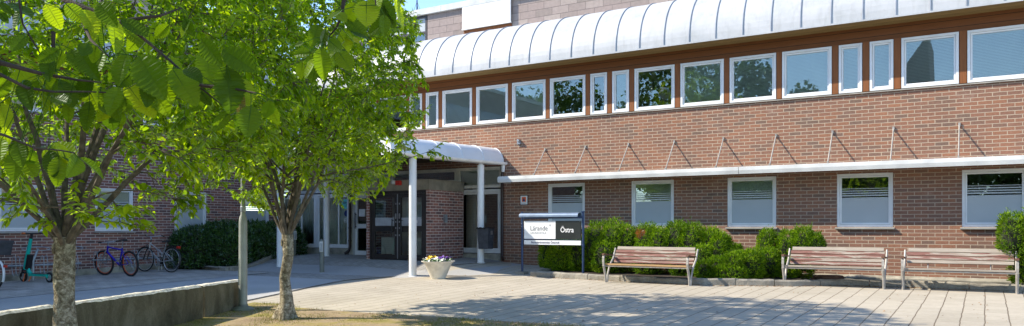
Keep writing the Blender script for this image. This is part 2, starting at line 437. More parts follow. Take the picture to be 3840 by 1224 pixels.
# grass blades (stuff)
def scatter_blades(name,n,label):
    P=[]
    while len(P)<n:
        x=random.uniform(-11,-1.5); y=random.uniform(6.6,9.35)
        # inside lawn?
        yt=None
        for (x0,y0),(x1,y1) in zip(LB[1:],LB[2:]):
            if x0<=x<=x1: yt=y0+(y1-y0)*(x-x0)/(x1-x0)
        if yt is None or y>yt+.03: continue
        if x < -8.2-(y-3.2)*.435: continue
        d=mnoise.fractal(Vector((x*1.3,y*1.3,2.2)),1,2,3)
        if random.random()> .38+1.1*d: continue
        P.append((x,y,hz(x,y)+.03))
    P=np.array(P); m=len(P)
    a=rng.uniform(0,2*np.pi,m); h=rng.uniform(.012,.042,m); w=rng.uniform(.0025,.005,m); ln=rng.uniform(.3,1.4,m)*h
    d=np.stack([np.cos(a),np.sin(a),0*a],1); s=np.stack([-np.sin(a),np.cos(a),0*a],1)
    V=np.stack([P-s*w[:,None],P+s*w[:,None],P+d*ln[:,None]+np.array([0,0,1])*h[:,None]],1).reshape(-1,3)
    o=np_mesh(name,V,np.arange(3*m).reshape(-1,3),M['grass_blade'])
    tag(o,label,'grass',kind='stuff')
scatter_blades('grass',15000,'thin patchy grass on the dry strip by the trees')

# ------------------------------------------------------------------ kerbs and beds
def kerb_line(name,pts,w=.13,h=.13,seg=.85,gap=.012,mat='kerb',zoff=0):
    mb=MB()
    P=[Vector((x,y,0)) for x,y in pts]
    L=[0]
    for a,b in zip(P,P[1:]): L.append(L[-1]+(b-a).length)
    def at(s):
        for i in range(len(P)-1):
            if s<=L[i+1]+1e-6: return P[i]+(P[i+1]-P[i])*((s-L[i])/(L[i+1]-L[i]))
        return P[-1]
    s=0
    while s<L[-1]-.1:
        e=min(L[-1],s+seg*random.uniform(.85,1.15)); ns=9
        rings=[];hh=h*random.uniform(.85,1.1); sh=random.uniform(-.012,.012)
        for k in range(ns+1):
            c=at(s+gap/2+(e-s-gap)*k/ns); d=(at(min(L[-1],s+.3))-at(s)).normalized(); nrm=Vector((-d.y,d.x,0))
            z=hz(c.x,c.y)+zoff
            j=lambda q: .02*mnoise.noise(Vector((c.x*7+q*3,c.y*7,q*1.7)))
            ring=[c+nrm*(sh+j(1)) +Vector((0,0,z-.05)), c+nrm*(sh+j(2)) +Vector((0,0,z+hh*.8)), c+nrm*(sh+.025+j(3))+Vector((0,0,z+hh+j(4))), c+nrm*(sh+w+j(5))+Vector((0,0,z+hh+j(6)*.6)), c+nrm*(sh+w)+Vector((0,0,z-.05))]
            rings+=ring
        fs=[]
        for k in range(ns):
            for q in range(4): a=k*5+q; fs.append((a,a+5,a+6,a+1))
        fs.append((0,1,2,3,4)); fs.append(tuple(ns*5+q for q in (4,3,2,1,0)))
        mb.add(rings,fs); s=e
    return tag(mb.build(name,M[mat]),kind='structure')
KP=[(-9.25,15.85),(-8.3,15.72),(-6.6,15.58),(-5.6,15.48),(-4.95,15.47),(-3.9,15.75),(-3.25,15.95),(-2.4,16.5),(-1.65,16.55),(-.8,16.6),(.45,16.6),(4.5,16.7)]
kerb_line('kerb',KP)
kerb_line('kerb',[(-9.2,17.9),(-9.22,16.9),(-9.25,15.98)],seg=1.0)
def bed(name,poly,mat='soil',off=.09):
    mb=MB(); mb.v=[(x,y,hz(x,y)+off) for x,y in poly]; mb.f=[tuple(range(len(poly)))]; mb.m=[0]
    return tag(mb.build(name,M[mat]),kind='structure')
for (x0,y0),(x1,y1) in zip(KP,KP[1:]): bed('planting_bed',[(x0,y0+.08),(x1,y1+.08),(x1,17.99),(x0,17.99)],off=.09 if x0<-3.3 else .008)
LK=[(-20.35,14.35),(-17.75,13.85),(-18.0,15.1),(-18.7,17.2),(-19.1,17.95)]
kerb_line('kerb',LK,seg=1.1)
for (x0,y0),(x1,y1) in zip(LK[1:],LK[2:]): bed('planting_bed',[(-20.39,y0),(x0-.05,y0+.05),(x1-.05,y1),(-20.39,y1)],off=.10)
# plaza drain and manhole in the bed
mb=MB(); mb.lathe([(0,.07),(.27,.07),(.30,.05),(.30,-.1)],(-2.72,16.72,hz(-2.7,16.7)+.11),24)
tag(mb.build('manhole_cover',M['iron'],smooth=True),'rusty round manhole cover behind the kerb beside the middle bench','manhole cover')

# ------------------------------------------------------------------ building
BLD=empty('school_building',(-8,18,.5),0,'red brick two storey school with white barrel eaves and a covered entrance','building')
MAIN=Matrix.Translation((0,18,0))
LEFT=Matrix.Translation((-20.4,0,0))@Matrix.Rotation(R(90),4,'Z')

def wall(name,mat,Mx,u0,u1,z0,z1,ops,depth=.1,y=0):
    us=sorted({u0,u1,*[o[0] for o in ops],*[o[1] for o in ops]}); zs=sorted({z0,z1,*[o[2] for o in ops],*[o[3] for o in ops]})
    us=[u for u in us if u0<=u<=u1]; zs=[z for z in zs if z0<=z<=z1]
    mb=MB()
    for a,b in zip(us,us[1:]):
        for c,d in zip(zs,zs[1:]):
            cu,cz=(a+b)/2,(c+d)/2
            if any(o[0]<cu<o[1] and o[2]<cz<o[3] for o in ops): continue
            mb.quad((a,y,c),(b,y,c),(b,y,d),(a,y,d))
    for o in ops:
        a,b,c,d=o[:4]
        mb.quad((a,y,c),(a,y,d),(a,y+depth,d),(a,y+depth,c)); mb.quad((b,y,d),(b,y,c),(b,y+depth,c),(b,y+depth,d))
        mb.quad((a,y,d),(b,y,d),(b,y+depth,d),(a,y+depth,d)); mb.quad((b,y,c),(a,y,c),(a,y+depth,c),(b,y+depth,c))
    return mb.build(name,M[mat],BLD,Mx)

def window(Mx,u0,u1,z0,z1,y0=-.015,blind=True,film=False,sill=False,fw=.05,sw=.034,name='window',mat='white_paint',mull=(),curtain=False,openb=1.0,tilt=.75):
    mb=MB(); g=.003
    a,b,c,d=u0+g,u1-g,z0+g,z1-g
    def ring(a,b,c,d,w,ya,yb):
        mb.box(a,a+w,ya,yb,c,d); mb.box(b-w,b,ya,yb,c,d); mb.box(a+w+.0005,b-w-.0005,ya,yb,c,c+w); mb.box(a+w+.0005,b-w-.0005,ya,yb,d-w,d)
    ring(a,b,c,d,fw,y0,y0+.11)
    a2,b2,c2,d2=a+fw+.004,b-fw-.004,c+fw+.004,d-fw-.004
    ring(a2,b2,c2,d2,sw,y0+.022,y0+.09)
    for m in mull: mb.box(m-.025,m+.025,y0+.02,y0+.092,c2,d2)
    w=mb.build(name,M[mat],BLD,Mx)
    e=sw-.008; py=y0+.05
    p=MB(); p.quad((a2+e,py,c2+e),(b2-e,py,c2+e),(b2-e,py,d2-e),(a2+e,py,d2-e)); p.build('pane',M['glass'],w,Mx)
    A,B,C,D=a2+e,b2-e,c2+e,d2-e
    if blind:
        q=MB(); bot=D-(D-C)*openb; z=D-.03; by=py+.035
        q.box(A,B,by-.015,by+.015,D-.03,D)
        while z>bot+.02:
            hh=.0125+.0025*tilt; dd=.010*(1-tilt)+.004
            q.quad((A,by-dd,z-hh),(B,by-dd,z-hh),(B,by+dd,z+hh),(A,by+dd,z+hh)); z-=.030
        q.box(A,B,by-.01,by+.01,bot,bot+.018)
        q.build('blind',M['blind'],w,Mx)
    if curtain:
        q=MB(); n=int((B-A)/.03); by=py+.05
        for i in range(n):
            xa=A+(B-A)*i/n; xc=A+(B-A)*(i+1)/n; ya=by+.02*math.sin(i*1.9); yb=by+.02*math.sin((i+1)*1.9)
            q.quad((xa,ya,C),(xc,yb,C),(xc,yb,D),(xa,ya,D))
        q.build('curtain',M['curtain'],w,Mx,smooth=False)
    if film:
        q=MB(); fy=py-.003; hb=C+(D-C)*.56; q.quad((A,fy,C),(B,fy,C),(B,fy,hb),(A,fy,hb))
        for k,hh in enumerate((.030,.026,.022,.014)):
            zz=hb+.028+.052*k; q.quad((A,fy,zz),(B,fy,zz),(B,fy,zz+hh),(A,fy,zz+hh))
        q.build('frosted_film',M['film'],w,Mx)
    if sill:
        q=MB(); q.prism([(-.075,z0-.045),(-.075,z0-.02),(y0-.002,z0-.002),(y0-.002,z0-.045)],lambda p,t:(t,p[0],p[1]),u0-.03,u1+.03); q.build('sill',M['flashing'],w,Mx)
    return w

PITCH=.5975
def upper_set(lo,hi,base=-14.664,period=5.975):
    out=[]
    for k in range(-4,6):
        b=base+k*period
        for off,w in ((0,.47),(.614,.46),(1.22,1.045),(2.41,1.055),(3.60,1.055),(4.785,1.05)):
            if b+off>=lo and b+off+w<=hi: out.append((round(b+off,3),round(b+off+w,3)))
    return sorted(out)
ZU0,ZU1=4.50,5.555
upM=upper_set(-20.2,3.3)
lowM=[(-9.953,-8.853),(-7.562,-6.45),(-5.149,-4.035),(-2.754,-1.65),(-.398,.71),(1.99,3.09)]
ZL0,ZL1=1.60,2.755
wall('brick_wall','brick',MAIN,-11.42,4.5,.2,4.462,[(a,b,ZL0,ZL1) for a,b in lowM],.12)
# recessed band over the entrance
wall('brick_wall','brick',MAIN,-20.4,-11.4201,3.30,4.462,[],.1)
wall('timber_cladding','cladding',MAIN,-20.4,4.5,4.49,5.88,[(a,b,ZU0,ZU1) for a,b in upM],.1)
# upright boards between upper windows
for (a,b),(c,d) in zip(upM,upM[1:]):
    mb=MB(); mb.box(b+.012,c-.012,-.018,.0-.001,ZU0+.002,ZU1+.01); mb.build('window_post',M['post_wood'],BLD,MAIN)
mb=MB(); mb.prism([(-.045,4.462),(-.045,4.474),(.0-.002,4.492),(.0-.002,4.462)],lambda p,t:(t,p[0],p[1]),-20.3,4.5); mb.build('sill_flashing',M['flashing'],BLD,MAIN)
nob={-9.88,-8.686,-7.491}
for a,b in upM:
    dark=any(abs(a-q)<.02 for q in (-9.879,-8.689,-7.469,-15.854,-17.044)) 
    w=window(MAIN,a,b,ZU0,ZU1,-.02,blind=not dark,tilt=random.choice([.6,.75,.9]),name='window')
# whiteboard and box seen behind two panes
for i,(a,b) in enumerate(lowM):
    window(MAIN,a,b,ZL0,ZL1,.02,blind=i in (1,2,5),film=True,sill=True,fw=.05,sw=.034,openb=[.55,.9,.9,.1,.3,.9][i],name='window')
# left wing
upL=upper_set(-3.5,17.4,base=-14.664+5.975*3-.9)
lowL=[(9.36-2.39*k,10.46-2.39*k) for k in range(5,0,-1)]+[(9.36,10.46),(11.74,12.84),(14.13,15.23),(16.52,17.66)]
wall('brick_wall','brick_dark',LEFT,-4,18,.2,4.462,[(a,b,ZL0-.11,ZL1-.09) for a,b in lowL],.12)
wall('timber_cladding','cladding',LEFT,-4,18,4.49,5.88,[(a,b,ZU0,ZU1) for a,b in upL],.1)
for (a,b),(c,d) in zip(upL,upL[1:]):
    mb=MB(); mb.box(b+.012,c-.012,-.018,-.001,ZU0+.002,ZU1+.01); mb.build('window_post',M['post_wood'],BLD,LEFT)
mb=MB(); mb.prism([(-.045,4.462),(-.045,4.474),(-.002,4.492),(-.002,4.462)],lambda p,t:(t,p[0],p[1]),-4,17.95); mb.build('sill_flashing',M['flashing'],BLD,LEFT)
for a,b in upL: window(LEFT,a,b,ZU0,ZU1,-.02,blind=True,name='window')
for i,(a,b) in enumerate(lowL):
    if a>5: window(LEFT,a,b,ZL0-.11,ZL1-.09,.02,blind=True,film=True,sill=True,fw=.05,sw=.034,openb=.3)
# plinths
mb=MB()
random.seed(3)
x=-5.0
ys=[-.075]
n=60
for i in range(n):
    a=-4.6+9.1*i/n; b=-4.6+9.1*(i+1)/n
    f=lambda q,k:-.10+.03*mnoise.noise(Vector((q*4,k,0)))
    zt=lambda q:.575+.012*mnoise.noise(Vector((q*5,7,0)))
    mb.quad((a,f(a,1),.2),(b,f(b,1),.2),(b,f(b,2),.52),(a,f(a,2),.52)); mb.quad((a,f(a,2),.52),(b,f(b,2),.52),(b,-.003,zt(b)),(a,-.003,zt(a)))
mb.build('plinth',M['plinth'],BLD,MAIN)
mb=MB(); mb.prism([(-4,0),(14.3,0),(14.3,.026*14.3+.19),(-4,-.104+.19)],lambda p,t:(p[0],t,p[1]),-.07,-.003); mb.build('plinth',M['plinth'],BLD,LEFT)

# barrel eaves
def barrel(Mx,u0,u1,seams,cut=0):
    mb=MB(); cy,cz,r=.71,5.92,1.35; N=18
    prof=[(-.64,5.865),(-.64,5.92)]+[(cy-r*math.cos(R(90)*k/N),cz+r*math.sin(R(90)*k/N)) for k in range(1,N+1)]+[(1.25,7.30)]
    us=sorted(set([u0,u1]+[s for s in seams if u0<s<u1]))
    for a,b in zip(us,us[1:]):
        for p,q in zip(prof,prof[1:]): mb.quad((a,p[0],p[1]),(b,p[0],p[1]),(b,q[0],q[1]),(a,q[0],q[1]))
    mb.mi=1
    for s in seams:
        if u0<s<u1: mb.tube([(s,p[0]-.008,p[1]+.006) for p in prof[:-1]],.013,5)
    mb.mi=0
    mb.box(u0,u1,-.66,-.642,5.855,5.89)
    mb.build('barrel_roof',[M['roof_metal'],M['seam']],BLD,Mx,smooth=True)
    mb=MB(); mb.quad((u0,-.64,5.866),(u0,0,5.875),(u1,0,5.875),(u1,-.64,5.866)); mb.build('soffit',M['soffit_wood'],BLD,Mx)
barrel(MAIN,-20.4,4.5,[-9.552+.6165*k for k in range(-17,23)])
barrel(LEFT,-4,18.5,[.3+.6165*k for k in range(-7,30)])
# set-back top storey
def upper_block(Mx,u0,u1,y,z1,ops=()):
    mb=MB(); mb.quad((u0,y,7.2),(u1,y,7.2),(u1,y,z1),(u0,y,z1)); mb.build('block_wall',M['stone_block'],BLD,Mx)
upper_block(MAIN,-14.93,4.5,1.2,8.27)
mb=MB(); mb.box(-20.6,4.5,1.10,1.9,8.275,8.46); mb.box(-14.9,4.5,1.12,1.197,7.24,7.36)
for x in (-17.0,-14.35,-11.7,-9.0,-6.4): mb.box(x,x+.012,1.094,1.099,8.28,8.462)
mb.build('parapet',M['white_old'],BLD,MAIN)
mb=MB(); mb.box(-20.6,4.5,1.9,9,8.2,8.35); mb.build('flat_roof',M['roof_dark'],BLD,MAIN)
# dark glazed part of top storey
mb=MB()
for z in (7.25,7.70,8.20): mb.box(-20.4,-14.935,1.2,1.28,z,z+.065)
for x in lin(-20.4,-15.02,6): mb.box(x,x+.07,1.195,1.285,7.25,8.268)
mb.build('top_floor_glazing',M['door_dark'],BLD,MAIN)
mb=MB(); mb.quad((-20.4,1.25,7.3),(-14.95,1.25,7.3),(-14.95,1.25,7.72),(-20.4,1.25,7.72)); mb.build('pane',M['glass'],BLD,MAIN)
mb=MB(); mb.quad((-20.4,1.235,7.78),(-15.0,1.235,7.78),(-15.0,1.235,8.19),(-20.4,1.235,8.19)); mb.build('infill_panel',M['film'],BLD,MAIN)
# outside blind and the window under it
mb=MB(); mb.box(-13.52,-11.80,1.09,1.13,7.60,8.262); mb.box(-13.54,-11.78,1.08,1.14,7.575,7.60); mb.build('outside_blind',M['white_paint'],BLD,MAIN)
mb=MB(); mb.box(-13.5,-11.82,1.16,1.199,7.47,7.57); 
for x in lin(-13.5,-11.9,3): mb.box(x,x+.05,1.145,1.16,7.47,7.57)
mb.build('window_rail',M['post_wood'],BLD,MAIN)
# left wing top storey, added and sized to cast the court's long shadow
mb=MB(); mb.quad((-4,1.2,7.2),(17.9,1.2,7.2),(17.9,1.2,8.5),(-4,1.2,8.5)); mb.build('block_wall',M['stone_block'],BLD,LEFT)  # wall of the added top storey
mb=MB(); mb.box(-4,19.2,1.10,1.9,8.505,8.69); mb.build('parapet',M['white_old'],BLD,LEFT)  # parapet of the added top storey
mb=MB(); mb.box(-4,19.2,1.9,9,8.4,8.55); mb.build('flat_roof',M['roof_dark'],BLD,LEFT)  # roof of the added top storey
# mast with stays
mb=MB(); mb.tube([(-16.95,3.2,8.35),(-16.95,3.2,9.55)],.022,6)
for dx,dy in ((-.55,0),(.5,0),(-.12,.4)): mb.tube([(-16.95,3.2,9.5),(-16.95+dx,3.2+dy,8.36)],.006,4)
mb.build('mast',M['black_plastic'],BLD,MAIN)
# interiors
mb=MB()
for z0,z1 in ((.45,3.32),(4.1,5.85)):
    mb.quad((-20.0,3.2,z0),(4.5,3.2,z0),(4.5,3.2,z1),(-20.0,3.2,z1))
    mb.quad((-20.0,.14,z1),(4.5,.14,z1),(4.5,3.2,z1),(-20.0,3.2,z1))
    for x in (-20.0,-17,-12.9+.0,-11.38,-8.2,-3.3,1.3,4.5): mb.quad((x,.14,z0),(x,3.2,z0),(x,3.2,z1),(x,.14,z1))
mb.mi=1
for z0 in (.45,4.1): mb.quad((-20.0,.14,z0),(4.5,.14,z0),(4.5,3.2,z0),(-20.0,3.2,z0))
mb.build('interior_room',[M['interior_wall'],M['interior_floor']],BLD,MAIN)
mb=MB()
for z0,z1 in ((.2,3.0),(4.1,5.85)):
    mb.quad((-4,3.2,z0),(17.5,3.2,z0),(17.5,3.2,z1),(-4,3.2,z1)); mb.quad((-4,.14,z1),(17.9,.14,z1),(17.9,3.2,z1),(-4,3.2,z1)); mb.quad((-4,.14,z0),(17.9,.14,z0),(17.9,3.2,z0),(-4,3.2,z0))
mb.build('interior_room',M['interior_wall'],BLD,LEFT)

# ---- entrance front (plane of the facade, under the canopy)
window(MAIN,-12.95,-11.43,.865,2.665,.03,blind=False,fw=.075,sw=.06,mat='frame_shade' if 0 else 'white_old',mull=(),curtain=False,name='window')
window(MAIN,-12.95,-11.43,2.70,3.29,.03,blind=True,openb=.95,fw=.05,sw=.03,mat='frame_shade',name='window')
window(MAIN,-20.3,-18.61,.93,2.665,.03,blind=False,curtain=True,fw=.06,sw=.05,mat='white_paint',mull=(-19.3,),name='window')
window(MAIN,-18.60,-17.14,.93,2.665,.03,blind=False,curtain=True,fw=.06,sw=.05,mat='white_paint',mull=(-17.62,),name='window')
window(MAIN,-20.3,-18.61,2.70,3.29,.03,blind=True,fw=.05,sw=.03,mat='white_old')
window(MAIN,-18.60,-17.14,2.70,3.29,.03,blind=True,fw=.05,sw=.03,mat='white_old')
window(MAIN,-17.12,-15.45,2.86,3.29,.03,blind=True,fw=.05,sw=.03,mat='frame_shade')
window(MAIN,-15.44,-12.96,2.86,3.29,.03,blind=False,fw=.06,sw=.03,mat='frame_shade')
mb=MB()
f=lambda q,k:-.03+.03*mnoise.noise(Vector((q*4,k,0)))
mb.box(-12.95,-11.43,-.02,.02,.3,.86); mb.build('plinth',M['plinth'],BLD,MAIN); mb=MB(); mb.box(-20.38,-17.12,-.02,.02,.3,.925); mb.build('plinth',M['plinth'],BLD,MAIN)
mb=MB(); mb.box(-12.96,-11.42,-.035,.0,.853,.868); mb.build('sill_flashing',M['brown_metal'],BLD,MAIN)
# concrete column and blinds inside right glazing
mb=MB(); mb.lathe([(.19,0),(.19,2.5)],(-12.40,.36,.45),20); mb.build('inner_column',M['white_paint'],BLD,MAIN,smooth=True)
mb=MB()
for i in range(10):
    a=-12.86+.035*i; mb.quad((a,.36+.012*(i%2),.93),(a+.035,.36+.012*((i+1)%2),.93),(a+.035,.36+.012*((i+1)%2),2.6),(a,.36+.012*(i%2),2.6))
mb.build('curtain',M['curtain'],BLD,MAIN)
# vestibule
VX0,VX1,VY=-14.94,-12.70,-1.6      # local y
mb=MB()
mb.quad((VX1,VY,.5),(VX1,-.001,.5),(VX1,-.001,2.60),(VX1,VY,2.60))
mb.quad((VX1-.10,VY,.5),(VX1,VY,.5),(VX1,VY,2.60),(VX1-.10,VY,2.60)); mb.quad((VX1-.10,VY+.12,.5),(VX1-.10,VY,.5),(VX1-.10,VY,2.6),(VX1-.10,VY+.12,2.6))
mb.build('porch_wall',M['brick_dark'],BLD,MAIN); mb=MB()
mb.quad((VX0,-.001,.5),(VX0,VY,.5),(VX0,VY,2.60),(VX0,-.001,2.60))
mb.quad((VX0,VY,.5),(VX0+.11,VY,.5),(VX0+.11,VY,2.60),(VX0,VY,2.60))
mb.quad((VX0+.11,VY,.5),(VX0+.11,VY+.12,.5),(VX0+.11,VY+.12,2.6),(VX0+.11,VY,2.6))
mb.build('porch_wall',M['brick_dark'],BLD,MAIN)
mb=MB(); mb.box(VX0-.02,VX1+.02,VY-.02,-.002,2.602,2.865); mb.box(VX0-.05,VX1+.05,VY-.05,-.002,2.866,2.885); mb.build('porch_beam',M['beam_stone'],BLD,MAIN)
mb=MB(); mb.box(VX1-.0+.002,VX1+.055,-.9-.06,-.9+.06,1.72,1.94); mb.build('intercom_box',M['galv'],BLD,MAIN)
mb=MB(); mb.quad((VX0+.1,-.6,.6),(VX1-.1,-.6,.6),(VX1-.1,-.6,2.6),(VX0+.1,-.6,2.6)); mb.quad((VX0+.05,VY+.1,.69),(VX1-.05,VY+.1,.69),(VX1-.05,-.5,.69),(VX0+.05,-.5,.69)); mb.build('interior_room',M['curtain'],BLD,MAIN)
# double doors
DZ0,DZ1=.69,2.60; D0,D1=VX0+.11,VX1-.10; mid=(D0+D1)/2
fm=MB(); fm.box(D0,D0+.06,VY+.02,VY+.1,DZ0,DZ1); fm.box(D1-.06,D1,VY+.02,VY+.1,DZ0,DZ1); fm.box(D0+.06,D1-.06,VY+.02,VY+.1,DZ1-.08,DZ1); fm.box(D0+.06,D1-.06,VY+.0,VY+.1,DZ0-.03,DZ0+.012)
fm.build('door_frame',M['door_dark'],BLD,MAIN)
for k,(a,b) in enumerate(((D0+.065,mid-.004),(mid+.004,D1-.065))):
    y0=VY+.03
    d=MB()
    st=.115
    d.box(a,a+st,y0,y0+.05,DZ0+.02,DZ1-.085); d.box(b-st,b,y0,y0+.05,DZ0+.02,DZ1-.085)
    for z0,z1 in ((DZ0+.02,DZ0+.14),(1.47,1.63),(DZ1-.19,DZ1-.085)): d.box(a+st,b-st,y0,y0+.05,z0,z1)
    dd=d.build('door',M['door_dark'],BLD,MAIN)
    p=MB(); p.quad((a+st,y0+.025,DZ0+.14),(b-st,y0+.025,DZ0+.14),(b-st,y0+.025,DZ1-.19),(a+st,y0+.025,DZ1-.19)); p.build('pane',M['glass'],dd,MAIN)
    hx=b-.16 if k==0 else a+.16
    h=MB(); h.tube([(hx,y0-.05,1.42),(hx,y0-.05,1.83)],.016,8); h.box(hx-.01,hx+.01,y0-.05,y0,1.46,1.48); h.box(hx-.01,hx+.01,y0-.05,y0,1.77,1.79); h.build('handle',M['black_plastic'],dd,MAIN)
    q=MB()
    lx=b-.06 if k==0 else a+.06
    for z in (1.35,1.55,1.72,1.93,2.22): q.box(lx-.016,lx+.016,y0-.008,y0,z,z+.045)
    q.box(lx-.022,lx+.022,y0-.012,y0,1.83,1.95)
    q.build('lock_plate',M['steel'],dd,MAIN)
    if k==0:
        q=MB(); q.box(a+.2,b-.25,y0-.012,y0-.001,1.505,1.595); q.build('letter_slot',M['black_plastic'],dd,MAIN)
    q=MB(); q.quad((a+st+.001,y0+.02,1.635),(b-st-.001,y0+.02,1.635),(b-st-.001,y0+.02,1.86),(a+st+.001,y0+.02,1.86)); q.build('frosted_film',M['film' if 0 else 'text_pale'],dd,MAIN)
    q=MB(); q.box(a+st+.07,b-st-.04,y0+.2,y0+.24,DZ0+.15,DZ0+.62)
    for i in range(14): q.box(a+st+.08+i*.038,a+st+.1+i*.038,y0+.19,y0+.2,DZ0+.17,DZ0+.6)
    q.build('radiator',M['curtain'],dd,MAIN)
q=MB(); q.box(mid-.012,mid+.012,VY+.018,VY+.029,DZ0+.03,DZ1-.09); q.build('door_seal',M['steel'],BLD,MAIN)
# white side door
d=MB(); a,b=-16.94,-15.98
d.box(a,a+.06,.0,.08,.68,2.70); d.box(b-.06,b,.0,.08,.68,2.70); d.box(a+.06,b-.06,.0,.08,2.64,2.70)
dfr=d.build('door_frame',M['white_old'],BLD,MAIN)
d=MB(); st=.1; a+=.065;b-=.065
d.box(a,a+st,.01,.06,.70,2.635); d.box(b-st,b,.01,.06,.70,2.635)
for z0,z1 in ((.70,.86),(1.56,1.70),(2.5,2.635)): d.box(a+st,b-st,.01,.06,z0,z1)
dd=d.build('door',M['white_paint'],BLD,MAIN)
p=MB(); p.quad((a+st,.035,.86),(b-st,.035,.86),(b-st,.035,2.5),(a+st,.035,2.5)); p.build('pane',M['glass'],dd,MAIN)
h=MB(); h.tube([(a+.05,-.045,1.55),(a+.05,-.045,2.05)],.017,8); h.box(a+.04,a+.06,-.045,.01,1.6,1.62); h.box(a+.04,a+.06,-.045,.01,1.98,2.0); h.build('handle',M['black_plastic'],dd,MAIN)
q=MB(); q.box(a+.17,a+.42,.0,.033,1.93,2.16); q.build('paper_notice',M['paper'],dd,MAIN)
mb=MB(); mb.box(-17.12,-16.945,.0,.08,.6,2.86); mb.box(-15.975,-14.95,.0,.08,.6,2.86); mb.box(-16.94,-15.98,.0,.08,2.705,2.855); mb.box(-16.94,-15.98,-.02,.08,.55,.678)
mb.build('frame_panel',M['frame_shade'],BLD,MAIN)
# downpipes
mb=MB(); mb.tube([(-17.35,-.12,3.35),(-17.35,-.12,3.15),(-17.05,-.09,2.95),(-17.02,-.07,2.8),(-17.02,-.07,.98),(-17.03,-.1,.86),(-17.12,-.2,.76)],.045,10)
for z in (1.15,1.55,2.6): mb.tube([(-17.02,-.07,z),(-17.02,-.07,z+.04)],.056,10)
mb.build('downpipe',M['brown_metal'],BLD,MAIN,smooth=True)
mb=MB(); mb.tube([(-11.36,-.06,3.28),(-11.36,-.06,.86),(-11.34,-.09,.76),(-11.26,-.16,.70)],.042,10)
mb.build('downpipe',M['brown_metal'],BLD,MAIN,smooth=True)

# ---- canopy
CE0=Vector((-11.33,17.99,0)); CE1=Vector((-11.955,13.98,0)); cd=(CE1-CE0); CL=cd.length; cd.normalize(); cp=Vector((cd.y,-cd.x,0))
if cp.x>0: cp=-cp
def cpt(p,t): q=CE0+cd*t+cp*p[0]; return (q.x,q.y,p[1])
r=.44;N=10;W=5.55
arc=[(r-r*math.cos(R(90)*k/N),3.375+r*math.sin(R(90)*k/N)) for k in range(N+1)]
arc2=[(W-x,z) for x,z in reversed(arc)]
prof=[(0,3.33)]+arc+arc2+[(W,3.33),(W-.36,3.33),(W-.38,3.50),(.38,3.50),(.36,3.33)]
mb=MB(); mb.prism(prof,cpt,0.0,CL)
for k in range(6):
    t=CL*k/5 if k else .03
    t=min(t,CL-.01); mb.tube([cpt((x-.004 if x<1 else x,z+.004),t) for x,z in [(0,3.34)]+arc+[(.9,3.82)]],.012,5)
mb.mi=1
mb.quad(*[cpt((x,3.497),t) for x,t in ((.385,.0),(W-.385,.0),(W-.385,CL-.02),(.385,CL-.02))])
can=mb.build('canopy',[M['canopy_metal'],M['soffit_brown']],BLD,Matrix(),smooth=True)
mb=MB()
g=[]
for t in lin(-.0,CL+.08,12):
    c=Vector(cpt((-.072,3.375),t)); out=-cp
    ring=[c+out*(.062*math.cos(a))+Vector((0,0,-.062*math.sin(a)*1.15)) for a in [math.pi*k/8 for k in range(9)]]
    g.append(ring)
vs=[p for rg in g for p in rg]; fs=[(i*9+k,i*9+k+1,(i+1)*9+k+1,(i+1)*9+k) for i in range(12) for k in range(8)]
fs.append(tuple(range(9))); fs.append(tuple(12*9+k for k in range(8,-1,-1)))
mb.add(vs,fs)
for t in lin(.3,CL-.05,6):
    c=Vector(cpt((-.072,3.375),t)); out=-cp
    mb.tube([c+out*(.067*math.cos(a))+Vector((0,0,-.077*math.sin(a))) for a in [math.pi*k/8 for k in range(9)]],.006,4)
mb.build('gutter',M['gutter_white'],can,Matrix(),smooth=True)
mb=MB()
q=Vector(cpt((-.02,0),.06)); mb.tube([(q.x,q.y,3.30),(q.x,q.y,3.12)],[.06,.045],10); mb.build('gutter_outlet',M['gutter_white'],can,Matrix(),smooth=True)
for (x,y,zt) in ((-11.9,14.72,3.33),(-11.53,17.14,3.33),(-17.15,17.05,3.49),(-17.0,15.1,3.49)):
    mb=MB(); mb.lathe([(0,-.1),(.092,-.1),(.092,zt-.07),(.06,zt-.07),(.06,zt-.002)],(x,y,0),20)
    z=hz(x,y); mb.lathe([(.092,z),(.125,z+.012),(.093,z+.03)],(x,y,0),20)
    mb.build('column',M['white_paint'],can,Matrix(),smooth=True)
mb=MB(); mb.lathe([(0,3.36),(.14,3.36),(.15,3.40),(.15,3.495)],(-14.4,15.2,0),16); mb.lathe([(0,3.44),(.08,3.44),(.08,3.495)],(-13.3,16.6,0),12); mb.build('ceiling_lamp',M['black_plastic'],can,Matrix(),smooth=True)

# ---- awning over lower windows
AY=-.66
mb=MB()
x0=-11.117
mb.prism([(AY,2.79),(AY-.012,2.87),(AY,2.945),(AY+.035,2.955),(AY+.035,2.90),(-.003,2.93),(-.003,2.91),(AY+.035,2.87),(AY+.035,2.79)],lambda p,t:(t,p[0],p[1]),x0,-4.712)
mb.prism([(AY,2.79),(AY-.012,2.87),(AY,2.945),(AY+.035,2.955),(AY+.035,2.90),(-.003,2.93),(-.003,2.91),(AY+.035,2.87),(AY+.035,2.79)],lambda p,t:(t,p[0],p[1]),-4.70,4.5)
mb.box(x0,x0+.012,AY+.036,-.004,2.79,2.868)
mb.box(x0+.02,4.5,AY+.08,AY+.13,2.80,2.862)
aw=mb.build('awning',M['white_old'],BLD,MAIN)
for i in range(12):
    x=-10.03+1.1985*i
    if x>4: break
    rd=MB(); rd.tube([(x,-.01,3.672),(x,AY+.05,2.965)],.014,8)
    rd.box(x-.02,x+.02,-.03,-.001,3.63,3.71); rd.box(x-.015,x+.015,AY+.02,AY+.08,2.955,3.0)
    rd.build('support_rod',M['bench_metal'],aw,MAIN)
